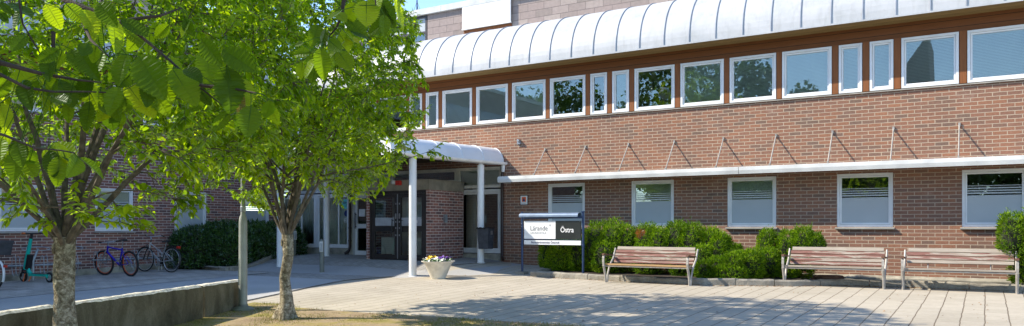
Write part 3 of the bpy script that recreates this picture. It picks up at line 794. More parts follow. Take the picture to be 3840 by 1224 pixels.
# wall lamp + shelter sign
mb=MB(); mb.lathe([(0,-.10),(.035,-.10),(.042,-.06),(.042,-.0)],(-10.83,-.001,3.955),14,'Y'); mb.box(-10.885,-10.775,-.055,-.002,3.86,3.93); mb.tube([(-10.83,-.02,3.86),(-10.84,-.01,3.78)],.006,5)
mb.build('wall_lamp',M['galv'],BLD,MAIN,smooth=True)

def text(body,size,mat,M4,parent,name='lettering',bold=0,ext=.001,ax='LEFT',sx=1):
    cu=bpy.data.curves.new(name,'FONT'); cu.body=body; cu.size=size; cu.extrude=ext; cu.offset=bold; cu.align_x=ax; cu.resolution_u=3
    o=bpy.data.objects.new('tmp',cu); col.objects.link(o)
    dg=bpy.context.evaluated_depsgraph_get(); me=bpy.data.meshes.new_from_object(o.evaluated_get(dg)); bpy.data.objects.remove(o)
    for v in me.vertices: v.co.x*=sx
    me.materials.clear(); me.materials.append(mat); n=bpy.data.objects.new(name,me); col.objects.link(n)
    return place(n,parent,M4)
def tm(x,y,z): return Matrix.Translation((x,y,z))@Matrix.Rotation(R(90),4,'X')

# shelter sign
ss=MB(); ss.box(-10.80,-10.555,-.022,-.002,2.20,2.465); s=ss.build('sign_plate',M['sign_black'],BLD,MAIN)
q=MB(); q.box(-10.785,-10.57,-.026,-.0225,2.215,2.45); q.build('sign_face',M['sign_white'],s,MAIN)
q=MB(); q.box(-10.742,-10.613,-.029,-.0265,2.285,2.415); q.build('orange_field',M['orange_sign'],s,MAIN)
q=MB(); q.prism([(-10.722,2.30),(-10.633,2.30),(-10.6775,2.395)],lambda p,t:(p[0],t,p[1]),-.032,-.0295); q.build('triangle',M['navy_sticker'],s,MAIN)
text('SKYDDSRUM',.028,M['text_grey'],tm(-10.6775,18-.0265,2.238),s,ax='CENTER')
# stickers on the entrance glass
def disc(x,z,r,mat,y,parent,name,rin=0):
    q=MB(); n=28
    if rin: 
        vs=[(x+rr*math.cos(2*math.pi*k/n),y,z+rr*math.sin(2*math.pi*k/n)) for rr in (rin,r) for k in range(n)]
        q.add(vs,[(k,(k+1)%n,n+(k+1)%n,n+k) for k in range(n)])
    else: q.add([(x+r*math.cos(2*math.pi*k/n),y,z+r*math.sin(2*math.pi*k/n)) for k in range(n)],[tuple(range(n))])
    return q.build(name,mat,parent,MAIN)
sk=disc(-17.33,2.33,.155,M['teal_sticker'],.062,BLD,'round_sticker')
text('kry',.15,M['text_navy'],tm(-17.33,18.060,2.33),sk,bold=.002,ax='CENTER')
text('vårdcentral',.033,M['text_navy'],tm(-17.33,18.060,2.255),sk,ax='CENTER')
disc(-17.29,2.03,.10,M['navy_sticker'],.062,BLD,'round_sticker')
s3=disc(-17.335,1.81,.072,M['text_white'],.062,BLD,'no_smoking_sticker',.058)
q=MB(); q.quad((-17.38,.0615,1.85),(-17.37,.0615,1.86),(-17.29,.0615,1.77),(-17.30,.0615,1.76)); q.box(-17.37,-17.30,.0605,.0612,1.803,1.815); q.build('bar',M['text_white'],s3,MAIN)
# beacon on the porch beam
mb=MB(); mb.lathe([(0,-.12),(.05,-.115),(.06,-.07),(.06,0)],(-13.86,VY-.025,2.83),14,'Y'); mb.mi=1; mb.box(-13.79,-13.63,VY-.10,VY-.021,2.75,2.87); mb.build('alarm_beacon',[M['white_old'],M['red_plastic']],BLD,MAIN)
text('Lärande',.13,M['sign_white'],tm(-13.45,18+VY+.028,1.72),BLD,sx=.8)

# ------------------------------------------------------------------ sign by the path
sx0,sx1,sy=-9.66,-8.0,16.18; zg=hz(sx0,sy)
SG=empty('info_sign',((sx0+sx1)/2,sy,zg),0,'freestanding navy framed sign with white and black panels under a rounded hood','sign')
for x in (sx0,sx1):
    m=MB(); m.lathe([(0,-.02),(.029,-.02),(.029,1.52),(0,1.535)],(x,sy,zg),14); m.lathe([(.034,.68),(.038,.69),(.038,.74),(.034,.75)],(x,sy,zg),14)
    if x==sx1: m.lathe([(.03,1.49),(.045,1.5),(.045,1.525),(.0,1.53)],(x,sy,zg),14)
    m.build('post',M['navy_paint'],SG,Matrix(),smooth=True)
    m=MB(); m.box(x-.13,x+.11,sy-.11,sy+.11,zg-.03,zg+.065); m.build('stone_foot',M['kerb'],SG,Matrix())
m=MB(); n=10
arcp=[(sy+.0-.11*math.cos(math.pi*k/n),1.88+.062*math.sin(math.pi*k/n)) for k in range(n+1)]
arcp=[(sy-.11,1.84)]+arcp+[(sy+.11,1.84),(sy+.10,1.84)]+[(sy+.0+.10*math.cos(math.pi*k/n),1.875+.056*math.sin(math.pi*k/n)) for k in range(n+1)]+[(sy-.10,1.84)]
m.prism(arcp,lambda p,t:(t,p[0],p[1]),sx0-.03,sx1-.09)
m.build('hood',M['steel_blue'],SG,Matrix(),smooth=True)
m=MB(); m.box(sx0+.03,sx1-.03,sy-.02,sy+.02,1.80,1.85); m.box(sx0+.03,sx1-.03,sy-.015,sy+.015,1.285,1.305); m.build('rail',M['navy_paint'],SG,Matrix())
px0,px1=sx0+.075,sx1-.045; pm=px0+(px1-px0)*.565
m=MB(); m.box(px0,pm-.001,sy-.035,sy-.005,1.315,1.745); wp=m.build('white_panel',M['sign_white'],SG,Matrix())
m=MB(); m.box(pm,px1,sy-.035,sy-.005,1.315,1.745); bp=m.build('black_panel',M['sign_black'],SG,Matrix())
m=MB(); m.box(px0,px1,sy-.035,sy-.005,1.175,1.28); lp=m.build('lower_strip',M['sign_white'],SG,Matrix())
ty=sy-.0365
text('Lärande',.165,M['text_grey'],tm(px0+.17,ty,1.515),wp,sx=.92)
text('GRUNDSKOLA',.072,M['text_pale'],tm(px0+.175,ty,1.43),wp,sx=.93)
text('Östra',.175,M['text_white'],tm(pm+.13,ty,1.475),bp,bold=.0012,sx=.86)
text('Barnavårdscentralen Östertull',.068,M['text_navy'],tm(px0+.2,ty,1.205),lp,bold=.001,sx=.93)
m=MB()
for k in range(6):
    a=math.pi/3*k+.5; c=(px0+.72,1.64); m.tube([(c[0],ty-.001,c[1]),(c[0]+.032*math.cos(a),ty-.001,c[1]+.032*math.sin(a))],.0022,4)
m.build('star_mark',M['text_pale'],wp,Matrix())
m=MB()
for z in (1.66,1.585): m.lathe([(.012,-.001),(0,-.001)],(sx0,sy-.0295,zg+0*z+z-.42),8,'Y')
for x in (px0+.03,px1-.02):
    for z in (1.73,1.23): m.lathe([(.008,-.003),(0,-.003)],(x,sy-.0352,z),8,'Y')
m.build('bolt',M['steel'],SG,Matrix())

# ------------------------------------------------------------------ benches
def bench(x0,y,w,label,looks,rz=0):
    z=hz(x0+w/2,y)
    E=empty('park_bench',(x0+w/2,y,z),rz,label,'bench')
    MX=WM[E]; h=w/2
    # seat slats, back slats
    for i,(yy,zz) in enumerate(((.02,.405),(.125,.40),(.23,.392),(.335,.388))):
        m=MB(); m.box(-h+.05,h-.05,yy-.045,yy+.045,zz-.017,zz+.017); m.build('seat_slat',M[looks[5] if i==0 else 'bench_worn'],E,MX)
    nb=looks[6]
    for i in range(5):
        if i in nb: continue
        t=i/4; yy=.40+.15*t; zz=.455+.285*t
        m=MB(); m.X=Matrix.Translation((0,yy,zz))@Matrix.Rotation(R(-26),4,'X')
        wd=.031 if i<4 else .036
        ex=.02 if i<4 else .0
        m.box(-h+.075-ex,h-.075+ex,-.013,.013,-wd,wd); m.build('back_slat',M[looks[i]],E,MX)
    for s in (-1,1):
        x=s*(h-.02)
        m=MB()
        # front leg, curved, arm upright, rear leg + back stay
        m.tube([(x,.07,.0),(x,.055,.14),(x,.01,.28),(x,-.035,.38)],[.024,.025,.027,.028],8)
        m.tube([(x,.14,.0),(x,.16,.16),(x,.26,.36),(x,.44,.52),(x,.555,.74)],[.022,.022,.022,.021,.018],8)
        m.build('leg',M['bench_metal'],E,MX,smooth=True)
        m=MB(); pl=[(-.04,.35),(-.065,.45),(-.06,.55),(-.02,.605)]
        for a,b in zip(pl,pl[1:]):
            m.add([(x-.022,a[0],a[1]),(x+.022,a[0],a[1]),(x+.022,b[0],b[1]),(x-.022,b[0],b[1]),(x-.022,a[0]+.03,a[1]),(x+.022,a[0]+.03,a[1]),(x+.022,b[0]+.03,b[1]),(x-.022,b[0]+.03,b[1])],[(0,1,2,3),(7,6,5,4),(0,3,7,4),(1,5,6,2),(0,4,5,1),(3,2,6,7)])
        m.build('arm_support',M['bench_metal'],E,MX)
        m=MB(); 
        pr=[(-.07,.60),(-.065,.625),(-.03,.638),(.2,.615),(.40,.60),(.40,.575),(.2,.585),(-.03,.60)]
        m.prism(pr,lambda p,t:(t,p[0],p[1]),x-.028,x+.028); m.build('armrest',M['arm_wood'],E,MX)
    m=MB(); m.tube([(-h+.02,.0,.365),(h-.02,.0,.365)],.014,8); m.tube([(-h+.02,.33,.355),(h-.02,.33,.355)],.014,8)
    for x in (-h*.55,h*.55): m.tube([(x,.0,.365),(x,.36,.345),(x,.435,.43),(x,.59,.72)],.011,6)
    m.build('seat_rail',M['bench_metal'],E,MX)
    return E
bench(-7.03,15.17,1.93,'wooden bench with warm brown seat edge in front of the clipped yews, nearest the sign',['bench_peeling']*4+['bench_bare','bench_seat',()],R(-2))
bench(-3.47,16.0,1.86,'peeling red wooden bench with thick grey seat edge, middle bench beside the manhole cover',['bench_worn','bench_worn','bench_worn','bench_peeling','bench_bare','bench_bare',(0,)][:5]+['bench_bare',()],R(-1))
bench(-1.33,16.05,1.83,'peeling wooden bench missing its lowest back slat, at the far right against bare brick',['bench_worn','bench_bare','bench_worn','bench_worn','bench_bare','bench_bare',(0,)],0)

# ------------------------------------------------------------------ planter
px,py=-11.0,14.55; pz=hz(px,py)
PL=empty('flower_planter',(px,py,pz),0,'round cream concrete planter tapering to its foot, beside the white canopy column','planter')
m=MB(); m.lathe([(0,0),(.165,0),(.175,.02),(.33,.37),(.395,.405),(.40,.42),(.37,.42),(.345,.39),(.33,.36),(0,.36)],(0,0,0),40); m.build('bowl',M['planter_white'],PL,smooth=True)
m=MB(); m.lathe([(0,.375),(.335,.365)],(0,0,0),24); m.build('potting_soil',M['soil'],PL)
def rosettes(name,spots,mat,rad,parent,up=.0):
    vs=[];fs=[]
    for (x,y,z) in spots:
        n=6; tilt=Vector((random.uniform(-.7,.3),random.uniform(-1,.1),random.uniform(.5,1))).normalized(); u=tilt.orthogonal().normalized(); w=tilt.cross(u)
        for k in range(n):
            a=2*math.pi*k/n+random.random(); d=u*math.cos(a)+w*math.sin(a); s=tilt.cross(d)
            c=Vector((x,y,z)); b=len(vs); rr=rad*random.uniform(.8,1.2)
            vs+=[c,c+d*rr*.6+s*rr*.5+tilt*rr*.2,c+d*rr*1.05+tilt*rr*.1,c+d*rr*.6-s*rr*.5+tilt*rr*.2]; fs.append((b,b+1,b+2,b+3))
    m=MB(); m.add(vs,fs); return m.build(name,mat,parent)
def spots(n,cx,cy,r,z):
    o=[]
    for _ in range(n):
        a=random.uniform(0,6.28); q=r*math.sqrt(random.random()); o.append((cx+q*math.cos(a),cy+q*math.sin(a),z+random.uniform(-.02,.04)))
    return o
V=[];rosettes('foliage',spots(260,0,0,.34,.42),M['herb'],.035,PL)
rosettes('yellow_flowers',spots(26,-.10,-.12,.11,.48),M['yellow_petal'],.042,PL)
rosettes('white_flowers',spots(14,-.26,-.12,.07,.45)+spots(16,.03,-.18,.10,.47)+spots(8,.28,-.12,.05,.45),M['white_petal'],.026,PL)
rosettes('violet_flowers',spots(30,.18,.02,.14,.49),M['violet_petal'],.038,PL)

# ------------------------------------------------------------------ litter bin on column
bx,by=-11.28,17.0
LBn=empty('litter_bin',(bx,by,1.02),0,'dark litter bin with a bag, hung on the slim column nearest the brick wall','litter bin')
m=MB(); m.add([(-.15,-.12,0),(.15,-.12,0),(.15,.12,0),(-.15,.12,0),(-.18,-.14,.56),(.18,-.14,.56),(.18,.14,.56),(-.18,.14,.56)],[(3,2,1,0),(0,1,5,4),(1,2,6,5),(2,3,7,6),(3,0,4,7)]); m.build('bin_body',M['bag_fabric'],LBn)
m=MB(); 
for k in range(24):
    a=2*math.pi*k/24
m.tube([(.19*max(-1,min(1,1.35*math.cos(2*math.pi*k/24))),.15*max(-1,min(1,1.35*math.sin(2*math.pi*k/24))),.55+.012*math.sin(k*2.3)) for k in range(24)],.02,6,closed=True); m.build('bag_rim',M['black_plastic'],LBn,smooth=True)
m=MB(); m.box(-.185,-.15,-.03,.03,.40,.46); m.box(.18,.20,-.03,.03,.38,.48); m.build('bracket',M['steel'],LBn)

# ------------------------------------------------------------------ bollards, lamp post
def bollard(x,y,h,label,side):
    z=hz(x,y); E=empty('bollard',(x,y,z),0,label,'bollard','grey bollards before the entrance')
    m=MB(); m.lathe([(0,-.03),(.062,-.03),(.062,h-.05),(.055,h-.02),(.03,h),(0,h+.003)],(0,0,0),18); m.build('post',M['bollard_grey'],E,smooth=True)
    a=R(-58) if side<0 else R(-20)
    dx,dy=(math.cos(a),math.sin(a))
    X=Matrix.Translation((dx*.07,dy*.07,h-.19))@Matrix.Rotation(a+R(90),4,'Z')
    m=MB(); m.X=X; m.box(-.045,.045,-.022,.022,-.14,.13); b=m.build('lamp_housing',M['white_old'],E)
    m=MB(); m.X=X; m.box(-.03,.03,-.028,-.0225,-.11,.09); m.build('lens',M['galv'],b)
bollard(-18.5,17.0,.84,'grey bollard standing close to the dark hedge',1)
bollard(-14.85,14.6,.90,'grey bollard standing out on the open pavement in front of the glazed entrance',-1)
lx,ly=-10.28,8.36; lz=hz(lx,ly)+.03
LP=empty('street_lamp',(lx,ly,lz),0,'tall grey green lamp post at the right end of the low concrete wall','street lamp')
m=MB(); m.lathe([(.068,.06),(.066,1.42),(.06,1.50),(.038,1.56),(.036,1.75),(.034,2.3),(.030,6.2),(0,6.2)],(0,0,0),20); m.build('pole',M['lamp_green'],LP,smooth=True)
m=MB(); m.lathe([(0,-.05),(.18,-.05),(.18,.02),(.145,.05),(.078,.075),(.074,.1),(0,.1)],(0,0,0),24); m.build('base_collar',M['bollard_grey'],LP,smooth=True)
m=MB(); m.X=Matrix.Rotation(R(-40),4,'Z'); m.box(-.03,.03,-.074,-.055,.42,.83); m.build('hatch',M['lamp_green'],LP)
m=MB(); m.lathe([(.035,1.60),(.045,1.61),(.045,1.68),(.035,1.69)],(0,0,0),14); m.build('clamp',M['galv'],LP,smooth=True)
m=MB(); m.lathe([(.03,6.15),(.22,6.3),(.25,6.42),(.08,6.6),(0,6.62)],(0,0,0),20); m.build('lamp_head',M['lamp_glass'],LP,smooth=True)

# ------------------------------------------------------------------ low concrete wall
WL=empty('low_concrete_wall',(-9.6,6.4,hz(-9.6,6.4)),0,'long low weathered concrete wall with a rough top edge coloured pale as if sunlit','wall')
A=Vector((-10.56,8.66,0)); Bv=Vector((-8.1,2.9,0)); wd=(Bv-A).normalized(); wn=Vector((wd.y,-wd.x,0)); 
if wn.x>0: wn=-wn
def wallblock(s0,s1):
    m=MB(); n=int((s1-s0)/.06); rings=[]
    prof=[(0,-.1),(0,.3),(.0,.62),(.012,.70),(.05,.725),(.10,.727),(.16,.722),(.19,.70),(.20,.6),(.20,-.1)]
    for i in range(n+1):
        c=A+wd*(s0+(s1-s0)*i/n)
        for k,(o,z) in enumerate(prof):
            j=Vector((c.x*5,c.y*5,k*1.3)); q=mnoise.noise(j)*.012+mnoise.noise(j*4)*.006
            e=.02 if i in (0,n) else 0
            zz=z+ (q*.9 if k in (3,4,5,6,7) else 0)-(.012 if e and 3<=k<=7 else 0)
            rings.append(c+wn*(o+q)+Vector((0,0,zz if k not in (0,9) else hz(c.x,c.y)-.05)))
    K=len(prof); fs=[(i*K+k,i*K+k+1,(i+1)*K+k+1,(i+1)*K+k) for i in range(n) for k in range(K-1)]
    fs.append(tuple(range(K-1,-1,-1))); fs.append(tuple(n*K+k for k in range(K)))
    m.add(rings,fs)
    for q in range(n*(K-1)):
        if 3<=q%(K-1)<=6: m.m[q]=1  # upper faces take the painted sunlit tone
    m.build('concrete_block',[M['old_concrete'],M['sunlit_concrete']],WL,Matrix())
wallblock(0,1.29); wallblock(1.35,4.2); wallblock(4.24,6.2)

# ------------------------------------------------------------------ bicycles
def wheel(E,x,R0,rim,tyre_r=.022,steer=0,hubm='steel',y=0):
    X=WM[E]@Matrix.Translation((x,y,R0))@Matrix.Rotation(steer,4,'Z')
    m=MB(); n=36
    m.tube([( (R0-tyre_r)*math.cos(2*math.pi*k/n),0,(R0-tyre_r)*math.sin(2*math.pi*k/n)) for k in range(n)],tyre_r,7,closed=True)
    w=m.build('wheel',M['rubber'],E,X,smooth=True)
    m=MB(); rr=R0-2*tyre_r-.006
    m.tube([(rr*math.cos(2*math.pi*k/n),0,rr*math.sin(2*math.pi*k/n)) for k in range(n)],.0115,6,closed=True); m.build('rim',M[rim],w,X,smooth=True)
    m=MB()
    for k in range(28):
        a=2*math.pi*k/28; b=a+(.5 if k%2 else -.5); s=.025 if k%4<2 else -.025
        m.tube([(.02*math.cos(b),s,.02*math.sin(b)),(rr*math.cos(a),0,rr*math.sin(a))],.0014,3,cap=False)
    m.lathe([(0,-.045),(.018,-.045),(.018,.045),(0,.045)],(0,0,0),10,'Y'); m.build('spokes',M[hubm],w,X)
    return w
def bicycle(x,y,rz,label,kind,lean=0):
    z=hz(x,y)+.02
    E=empty('bicycle',(x,y,z),rz,label,'bicycle')
    WM[E]=WM[E]@Matrix.Rotation(lean,4,'X'); E.matrix_world=WM[E]
    MX=WM[E]; wb=1.06; r0=.335 if kind!='city' else .345
    rim={'mtb':'orange_rim','city':'silver_paint','rental':'black_plastic'}[kind]
    st=R(8) if kind=='mtb' else R(3)
    wheel(E,0,r0,rim,.027 if kind=='mtb' else .018); wheel(E,wb,r0,rim,.027 if kind=='mtb' else .018,st)
    fr={'mtb':'blue_paint','city':'silver_paint','rental':'skyblue_paint'}[kind]
    bb=(.43,0,.29); ht=(.86,0,.78 if kind!='city' else .82); hb=(.90,0,.62); stt=(.27,0,.74 if kind=='mtb' else .66)
    m=MB(); tr=.021 if kind=='mtb' else .018
    tr*=1.15; m.tube([bb,stt],tr*.85,8); m.tube([bb,hb],tr,8)
    if kind=='mtb': m.tube([(stt[0]+.01,0,stt[2]-.05),(.6,0,.72),(ht[0],0,ht[2]-.03)],tr*.85,8)
    else: m.tube([(.33,0,.50),(ht[0],0,ht[2]-.04)],tr*.8,8)
    m.tube([hb,ht],.024,8)
    for s in (-1,1):
        m.tube([(0,s*.06,r0),(bb[0]-.05,s*.03,bb[2])],.010,6); m.tube([(0,s*.06,r0),(stt[0]+.02,s*.015,stt[2]-.08)],.009,6)
    m.build('frame',M[fr],E,MX,smooth=True)
    m=MB()
    for s in (-1,1): m.tube([(wb,s*.055,r0),(.93,s*.055,.62),(.895,s*.03,.66)],[.013,.017,.016],7)
    m.tube([(ht[0],0,ht[2]),(ht[0]-.03,0,ht[2]+.09)],.014,8)
    m.build('fork',M['steel' if kind=='mtb' else 'black_plastic'],E,MX,smooth=True)
    hz0=ht[2]+.10+(.06 if kind=='city' else 0)
    m=MB(); bx=ht[0]-.02
    if kind=='mtb': m.tube([(bx-.04,-.30,hz0+.02),(bx+.03,-.10,hz0),(bx+.04,0,hz0),(bx+.03,.10,hz0),(bx-.04,.30,hz0+.02)],.013,8)
    else: m.tube([(bx-.16,-.29,hz0+.02),(bx-.04,-.26,hz0+.04),(bx+.05,-.1,hz0),(bx+.05,.1,hz0),(bx-.04,.26,hz0+.04),(bx-.16,.29,hz0+.02)],.012,8)
    m.tube([(ht[0]-.03,0,ht[2]+.06),(bx+.04,0,hz0)],.016,8)
    hbp=m.build('handlebar',M['steel'],E,MX,smooth=True)
    for s in (-1,1):
        g=MB(); e=(bx-.04,s*.30,hz0+.02) if kind=='mtb' else (bx-.16,s*.29,hz0+.02)
        f=(bx-.01,s*.20,hz0+.01) if kind=='mtb' else (bx-.07,s*.27,hz0+.035)
        g.tube([e,f],.018,8); g.build('grip',M['black_plastic'],hbp,MX,smooth=True)
    m=MB(); sp=(stt[0]-.035,0,stt[2]+.17); m.tube([stt,sp],.013,8); m.build('seat_post',M['steel'],E,MX,smooth=True)
    m=MB(); ring=[]
    for k,(xx,hw,zz) in enumerate(((-.12,.06,.035),(-.10,.078,.045),(-.02,.07,.035),(.06,.03,.03),(.15,.018,.02))):
        ring+=[(sp[0]+xx,-hw,sp[2]+zz-.03),(sp[0]+xx,-hw*.6,sp[2]+zz+.012),(sp[0]+xx,hw*.6,sp[2]+zz+.012),(sp[0]+xx,hw,sp[2]+zz-.03)]
    fs=[(i*4+k,i*4+(k+1)%4,(i+1)*4+(k+1)%4,(i+1)*4+k) for i in range(4) for k in range(4)]+[(3,2,1,0),(16,17,18,19)]
    m.add(ring,fs); m.build('saddle',M['black_plastic'],E,MX,smooth=True)
    m=MB(); m.lathe([(.0,-.048),(.085,-.048),(.085,-.042),(0,-.042)],bb,20,'Y'); m.tube([bb,(bb[0]+.12,-.07,bb[2]-.11)],.009,6); m.tube([bb,(bb[0]-.12,.07,bb[2]+.11)],.009,6)
    m.box(bb[0]+.08,bb[0]+.16,-.16,-.07,bb[2]-.125,bb[2]-.10); m.box(bb[0]-.16,bb[0]-.08,.07,.16,bb[2]+.10,bb[2]+.125)
    m.tube([(0,-.05,r0+.035),(bb[0],-.05,bb[2]+.083)],.004,4); m.tube([(0,-.05,r0-.035),(bb[0],-.05,bb[2]-.083)],.004,4)
    m.build('crank',M['black_plastic' if kind!='mtb' else 'steel'],E,MX)
    if kind!='mtb':
        mm='black_plastic' if kind=='city' else 'sign_white'
        for cx,a0,a1 in ((0,15,205),(wb,30,170)):
            m=MB(); n=16; vs=[]
            for k in range(n+1):
                a=R(a0+(a1-a0)*k/n); rr=r0+.02
                for yy,dr in ((-.028,-.012),(0,.004),(.028,-.012)): vs.append((cx+(rr+dr)*math.cos(a),yy,r0+(rr+dr)*math.sin(a)))
            m.add(vs,[(k*3+j,k*3+j+1,(k+1)*3+j+1,(k+1)*3+j) for k in range(n) for j in range(2)]); m.build('mudguard',M[mm],E,MX,smooth=True)
        m=MB()
        for s in (-1,1): m.tube([(.2,s*.06,.72),(-.22,s*.06,.735)],.007,5); m.tube([(0,s*.06,r0),(-.12,s*.06,.73)],.006,5)
        m.tube([(-.22,-.06,.735),(-.22,.06,.735)],.007,5); m.build('carrier',M['black_plastic'],E,MX)
        m=MB(); m.box(-.27,-.23,-.05,.05,.66,.72) if kind=='city' else m.box(-.40,-.365,-.035,.035,.50,.55); m.build('rear_light',M['red_plastic'],E,MX)
    if kind=='city':
        m=MB(); m.box(.98,1.03,-.03,.03,.70,.75); m.tube([(.42,.03,.28),(.36,.12,.02)],.008,5); m.build('kickstand',M['steel'],E,MX)
    if kind=='rental':
        m=MB(); m.X=Matrix.Translation((-.05,0,.76)); b=[(-.22,-.17,0),(.22,-.17,0),(.22,.17,0),(-.22,.17,0),(-.25,-.2,.30),(.25,-.2,.30),(.25,.2,.30),(-.25,.2,.30)]
        m.add(b,[(3,2,1,0),(0,1,5,4),(1,2,6,5),(2,3,7,6),(3,0,4,7),(4,5,6,7)]); bg=m.build('pannier_bag',M['bag_fabric'],E,MX)
        m=MB(); m.X=Matrix.Translation((-.05,0,.76)); m.box(-.26,.26,-.205,.205,.27,.32); m.build('bag_lid',M['bag_fabric'],bg,MX)
    if kind=='mtb':
        m=MB(); m.box(wb-.02,wb+.02,-.01,.01,r0+.18,r0+.25); m.build('reflector',M['orange_plastic'],E,MX)
bicycle(-18.70,11.70,R(180+3),'blue mountain bike with orange rims parked in the rack','mtb',R(-4))
bicycle(-18.87,12.96,R(180+5),'silver city bike with black mudguards and red rear light beside the hedge','city',R(3))
bicycle(-18.22,8.28,R(180+4),'bike with white mudguard and dark rear bag, cut off by the left photo edge','rental',R(2))

# ------------------------------------------------------------------ scooter
x,y=-18.92,9.80
SC=empty('electric_scooter',(x,y,hz(x,y)+.02),R(180+8),'turquoise electric kick scooter standing against the bike rack','scooter')
MX=WM[SC]; wbs=.94
for xx in (0,wbs):
    m=MB(); n=28; m.tube([(xx+.10*math.cos(2*math.pi*k/n),0,.125+.10*math.sin(2*math.pi*k/n)) for k in range(n)],.027,8,closed=True); w=m.build('wheel',M['rubber'],SC,MX,smooth=True)
    m=MB(); m.lathe([(0,-.02),(.075,-.02),(.078,0),(.075,.02),(0,.02)],(xx,0,.125),20,'Y'); m.build('rim',M['silver_paint'],w,MX,smooth=True)
m=MB(); m.box(.02,.66,-.075,.075,.15,.20); m.tube([(.0,.06,.125),(.08,.05,.17)],.018,6); m.tube([(.0,-.06,.125),(.08,-.05,.17)],.018,6); m.tube([(.64,0,.18),(.74,0,.24),(.80,0,.40),(.83,0,.52)],[.045,.045,.042,.04],10); dk=m.build('deck',M['teal_paint'],SC,MX,smooth=True)
m=MB(); m.box(.06,.60,-.06,.06,.2005,.208); m.build('deck_mat',M['black_plastic'],dk,MX)
m=MB(); m.tube([(.88,0,.30),(.82,0,.55),(.72,0,.88),(.67,0,1.05)],[.046,.05,.044,.036],10); m.build('stem',M['teal_paint'],SC,MX,smooth=True)
m=MB(); m.tube([(.67,0,1.05),(.64,0,1.16)],[.034,.028],10); m.build('steering_tube',M['black_plastic'],SC,MX,smooth=True)
m=MB()
for s in (-1,1): m.tube([(.90,s*.055,.30),(wbs,s*.055,.125)],.016,7)
m.tube([(.90,-.055,.30),(.90,.055,.30)],.03,8); m.build('fork',M['black_plastic'],SC,MX,smooth=True)
m=MB(); m.X=Matrix.Translation((.725,0,.50))@Matrix.Rotation(R(-14),4,'Y'); m.box(-.035,.045,-.055,.055,-.20,.16); m.build('battery_box',M['black_plastic'],SC,MX)
m=MB(); m.tube([(.60,-.26,1.18),(.645,-.08,1.17),(.645,.08,1.17),(.60,.26,1.18)],.013,8); hb=m.build('handlebar',M['black_plastic'],SC,MX,smooth=True)
for s in (-1,1):
    m=MB(); m.tube([(.60,s*.26,1.18),(.63,s*.17,1.175)],.019,8); m.build('grip',M['orange_plastic' if s>0 else 'black_plastic'],hb,MX,smooth=True)
m=MB(); m.tube([(.84,.03,.20),(.82,.09,.02)],.012,6); m.tube([(.60,.03,.17),(.62,.09,.02)],.012,6); m.build('kickstand',M['orange_plastic'],SC,MX)
m=MB(); m.box(.82,.86,-.03,.03,.60,.64); m.build('lamp',M['black_plastic'],SC,MX)

# ------------------------------------------------------------------ bike racks
def rack(y0,y1,label,loops,struts):
    xx=-20.02; z=hz(xx,(y0+y1)/2)
    E=empty('bike_rack',(xx,(y0+y1)/2,z),0,label,'bike rack','galvanised bike racks along the wall'); I=Matrix()
    m=MB(); m.tube([(xx,y0,z+.40),(xx,y1,z+.40)],.026,8); m.build('rail',M['galv'],E,I,smooth=True)
    for y in loops:
        m=MB()
        for dy in (-.045,.045):
            m.tube([(xx+.06+.10*math.cos(2*math.pi*k/20),y+dy,z+.40+.24*math.sin(2*math.pi*k/20)) for k in range(20)],.008,5,closed=True)
        m.build('wheel_holder',M['galv'],E,I,smooth=True)
    for y in struts:
        m=MB(); m.tube([(xx+.05,y,z-.02),(xx+.05,y,z+.5),(xx+.0,y+.14,z+.80)],.032,8)
        m.tube([(xx-.1+.26*math.cos(2*math.pi*k/20)*.6,y+.14+.26*math.cos(2*math.pi*k/20),z+.80+.05*math.sin(2*math.pi*k/20)) for k in range(20)],.010,5,closed=True)
        m.build('lock_post',M['galv'],E,I,smooth=True)
    for y in (y0+.15,y1-.15):
        m=MB(); m.tube([(xx,y,z-.02),(xx,y,z+.4)],.02,8); m.build('leg',M['galv'],E,I,smooth=True)
rack(8.6,11.15,'galvanised bike rack with tall lock posts behind the turquoise scooter',(9.55,10.2,10.95),(9.95,10.78))
rack(11.45,13.6,'galvanised bike rack holding the blue bike and the silver bike',(11.55,12.6,13.3),())
rack(5.6,8.3,'galvanised bike rack at the left edge of the photo behind the bag bicycle',(6.2,7.2,8.1),(7.6,))

# ------------------------------------------------------------------ foliage helpers
def leaf_mesh(name,P,D,N,L,W,mat,parent=None,Mx=None,droop=.15,fold=.22):
    P=np.asarray(P,float);D=np.asarray(D,float);N=np.asarray(N,float)
    D/=np.linalg.norm(D,axis=1,keepdims=True)+1e-9
    Sd=np.cross(D,N); Sd/=np.linalg.norm(Sd,axis=1,keepdims=True)+1e-9
    N=np.cross(Sd,D)
    L=L[:,None];W=W[:,None]
    def pt(a,b,c): return P+D*L*a+Sd*W*b+N*(c*L)
    f=fold*.5
    V=np.stack([pt(0,0,0),pt(.30,.46,f*.8),pt(.68,.36,f*.5-droop*.35),pt(1,0,-droop),pt(.68,-.36,f*.5-droop*.35),pt(.30,-.46,f*.8)],1).reshape(-1,3)
    b=(np.arange(len(P))*6)[:,None]
    F=np.concatenate([b+np.array([[0,1,2,3]]),b+np.array([[0,3,4,5]])],0)
    return np_mesh(name,V,F,mat,parent,Mx)

def unit(v): v=np.asarray(v,float); return v/(np.linalg.norm(v)+1e-9)
def curve(p0,d0,p1,n,sag=.0,wig=.03):
    """bezier from p0 leaving along d0 to p1"""
    p0=np.array(p0,float);p1=np.array(p1,float); L=np.linalg.norm(p1-p0)
    c1=p0+unit(d0)*L*.4; c2=p1-unit(p1-p0)*L*.3+np.array([0,0,L*.08-sag])
    out=[]
    for i in range(n+1):
        t=i/n; q=(1-t)**3*p0+3*(1-t)**2*t*c1+3*(1-t)*t*t*c2+t**3*p1
        if 0<i<n: q=q+rng.normal(0,wig*L*.3,3)
        out.append(q)
    return out

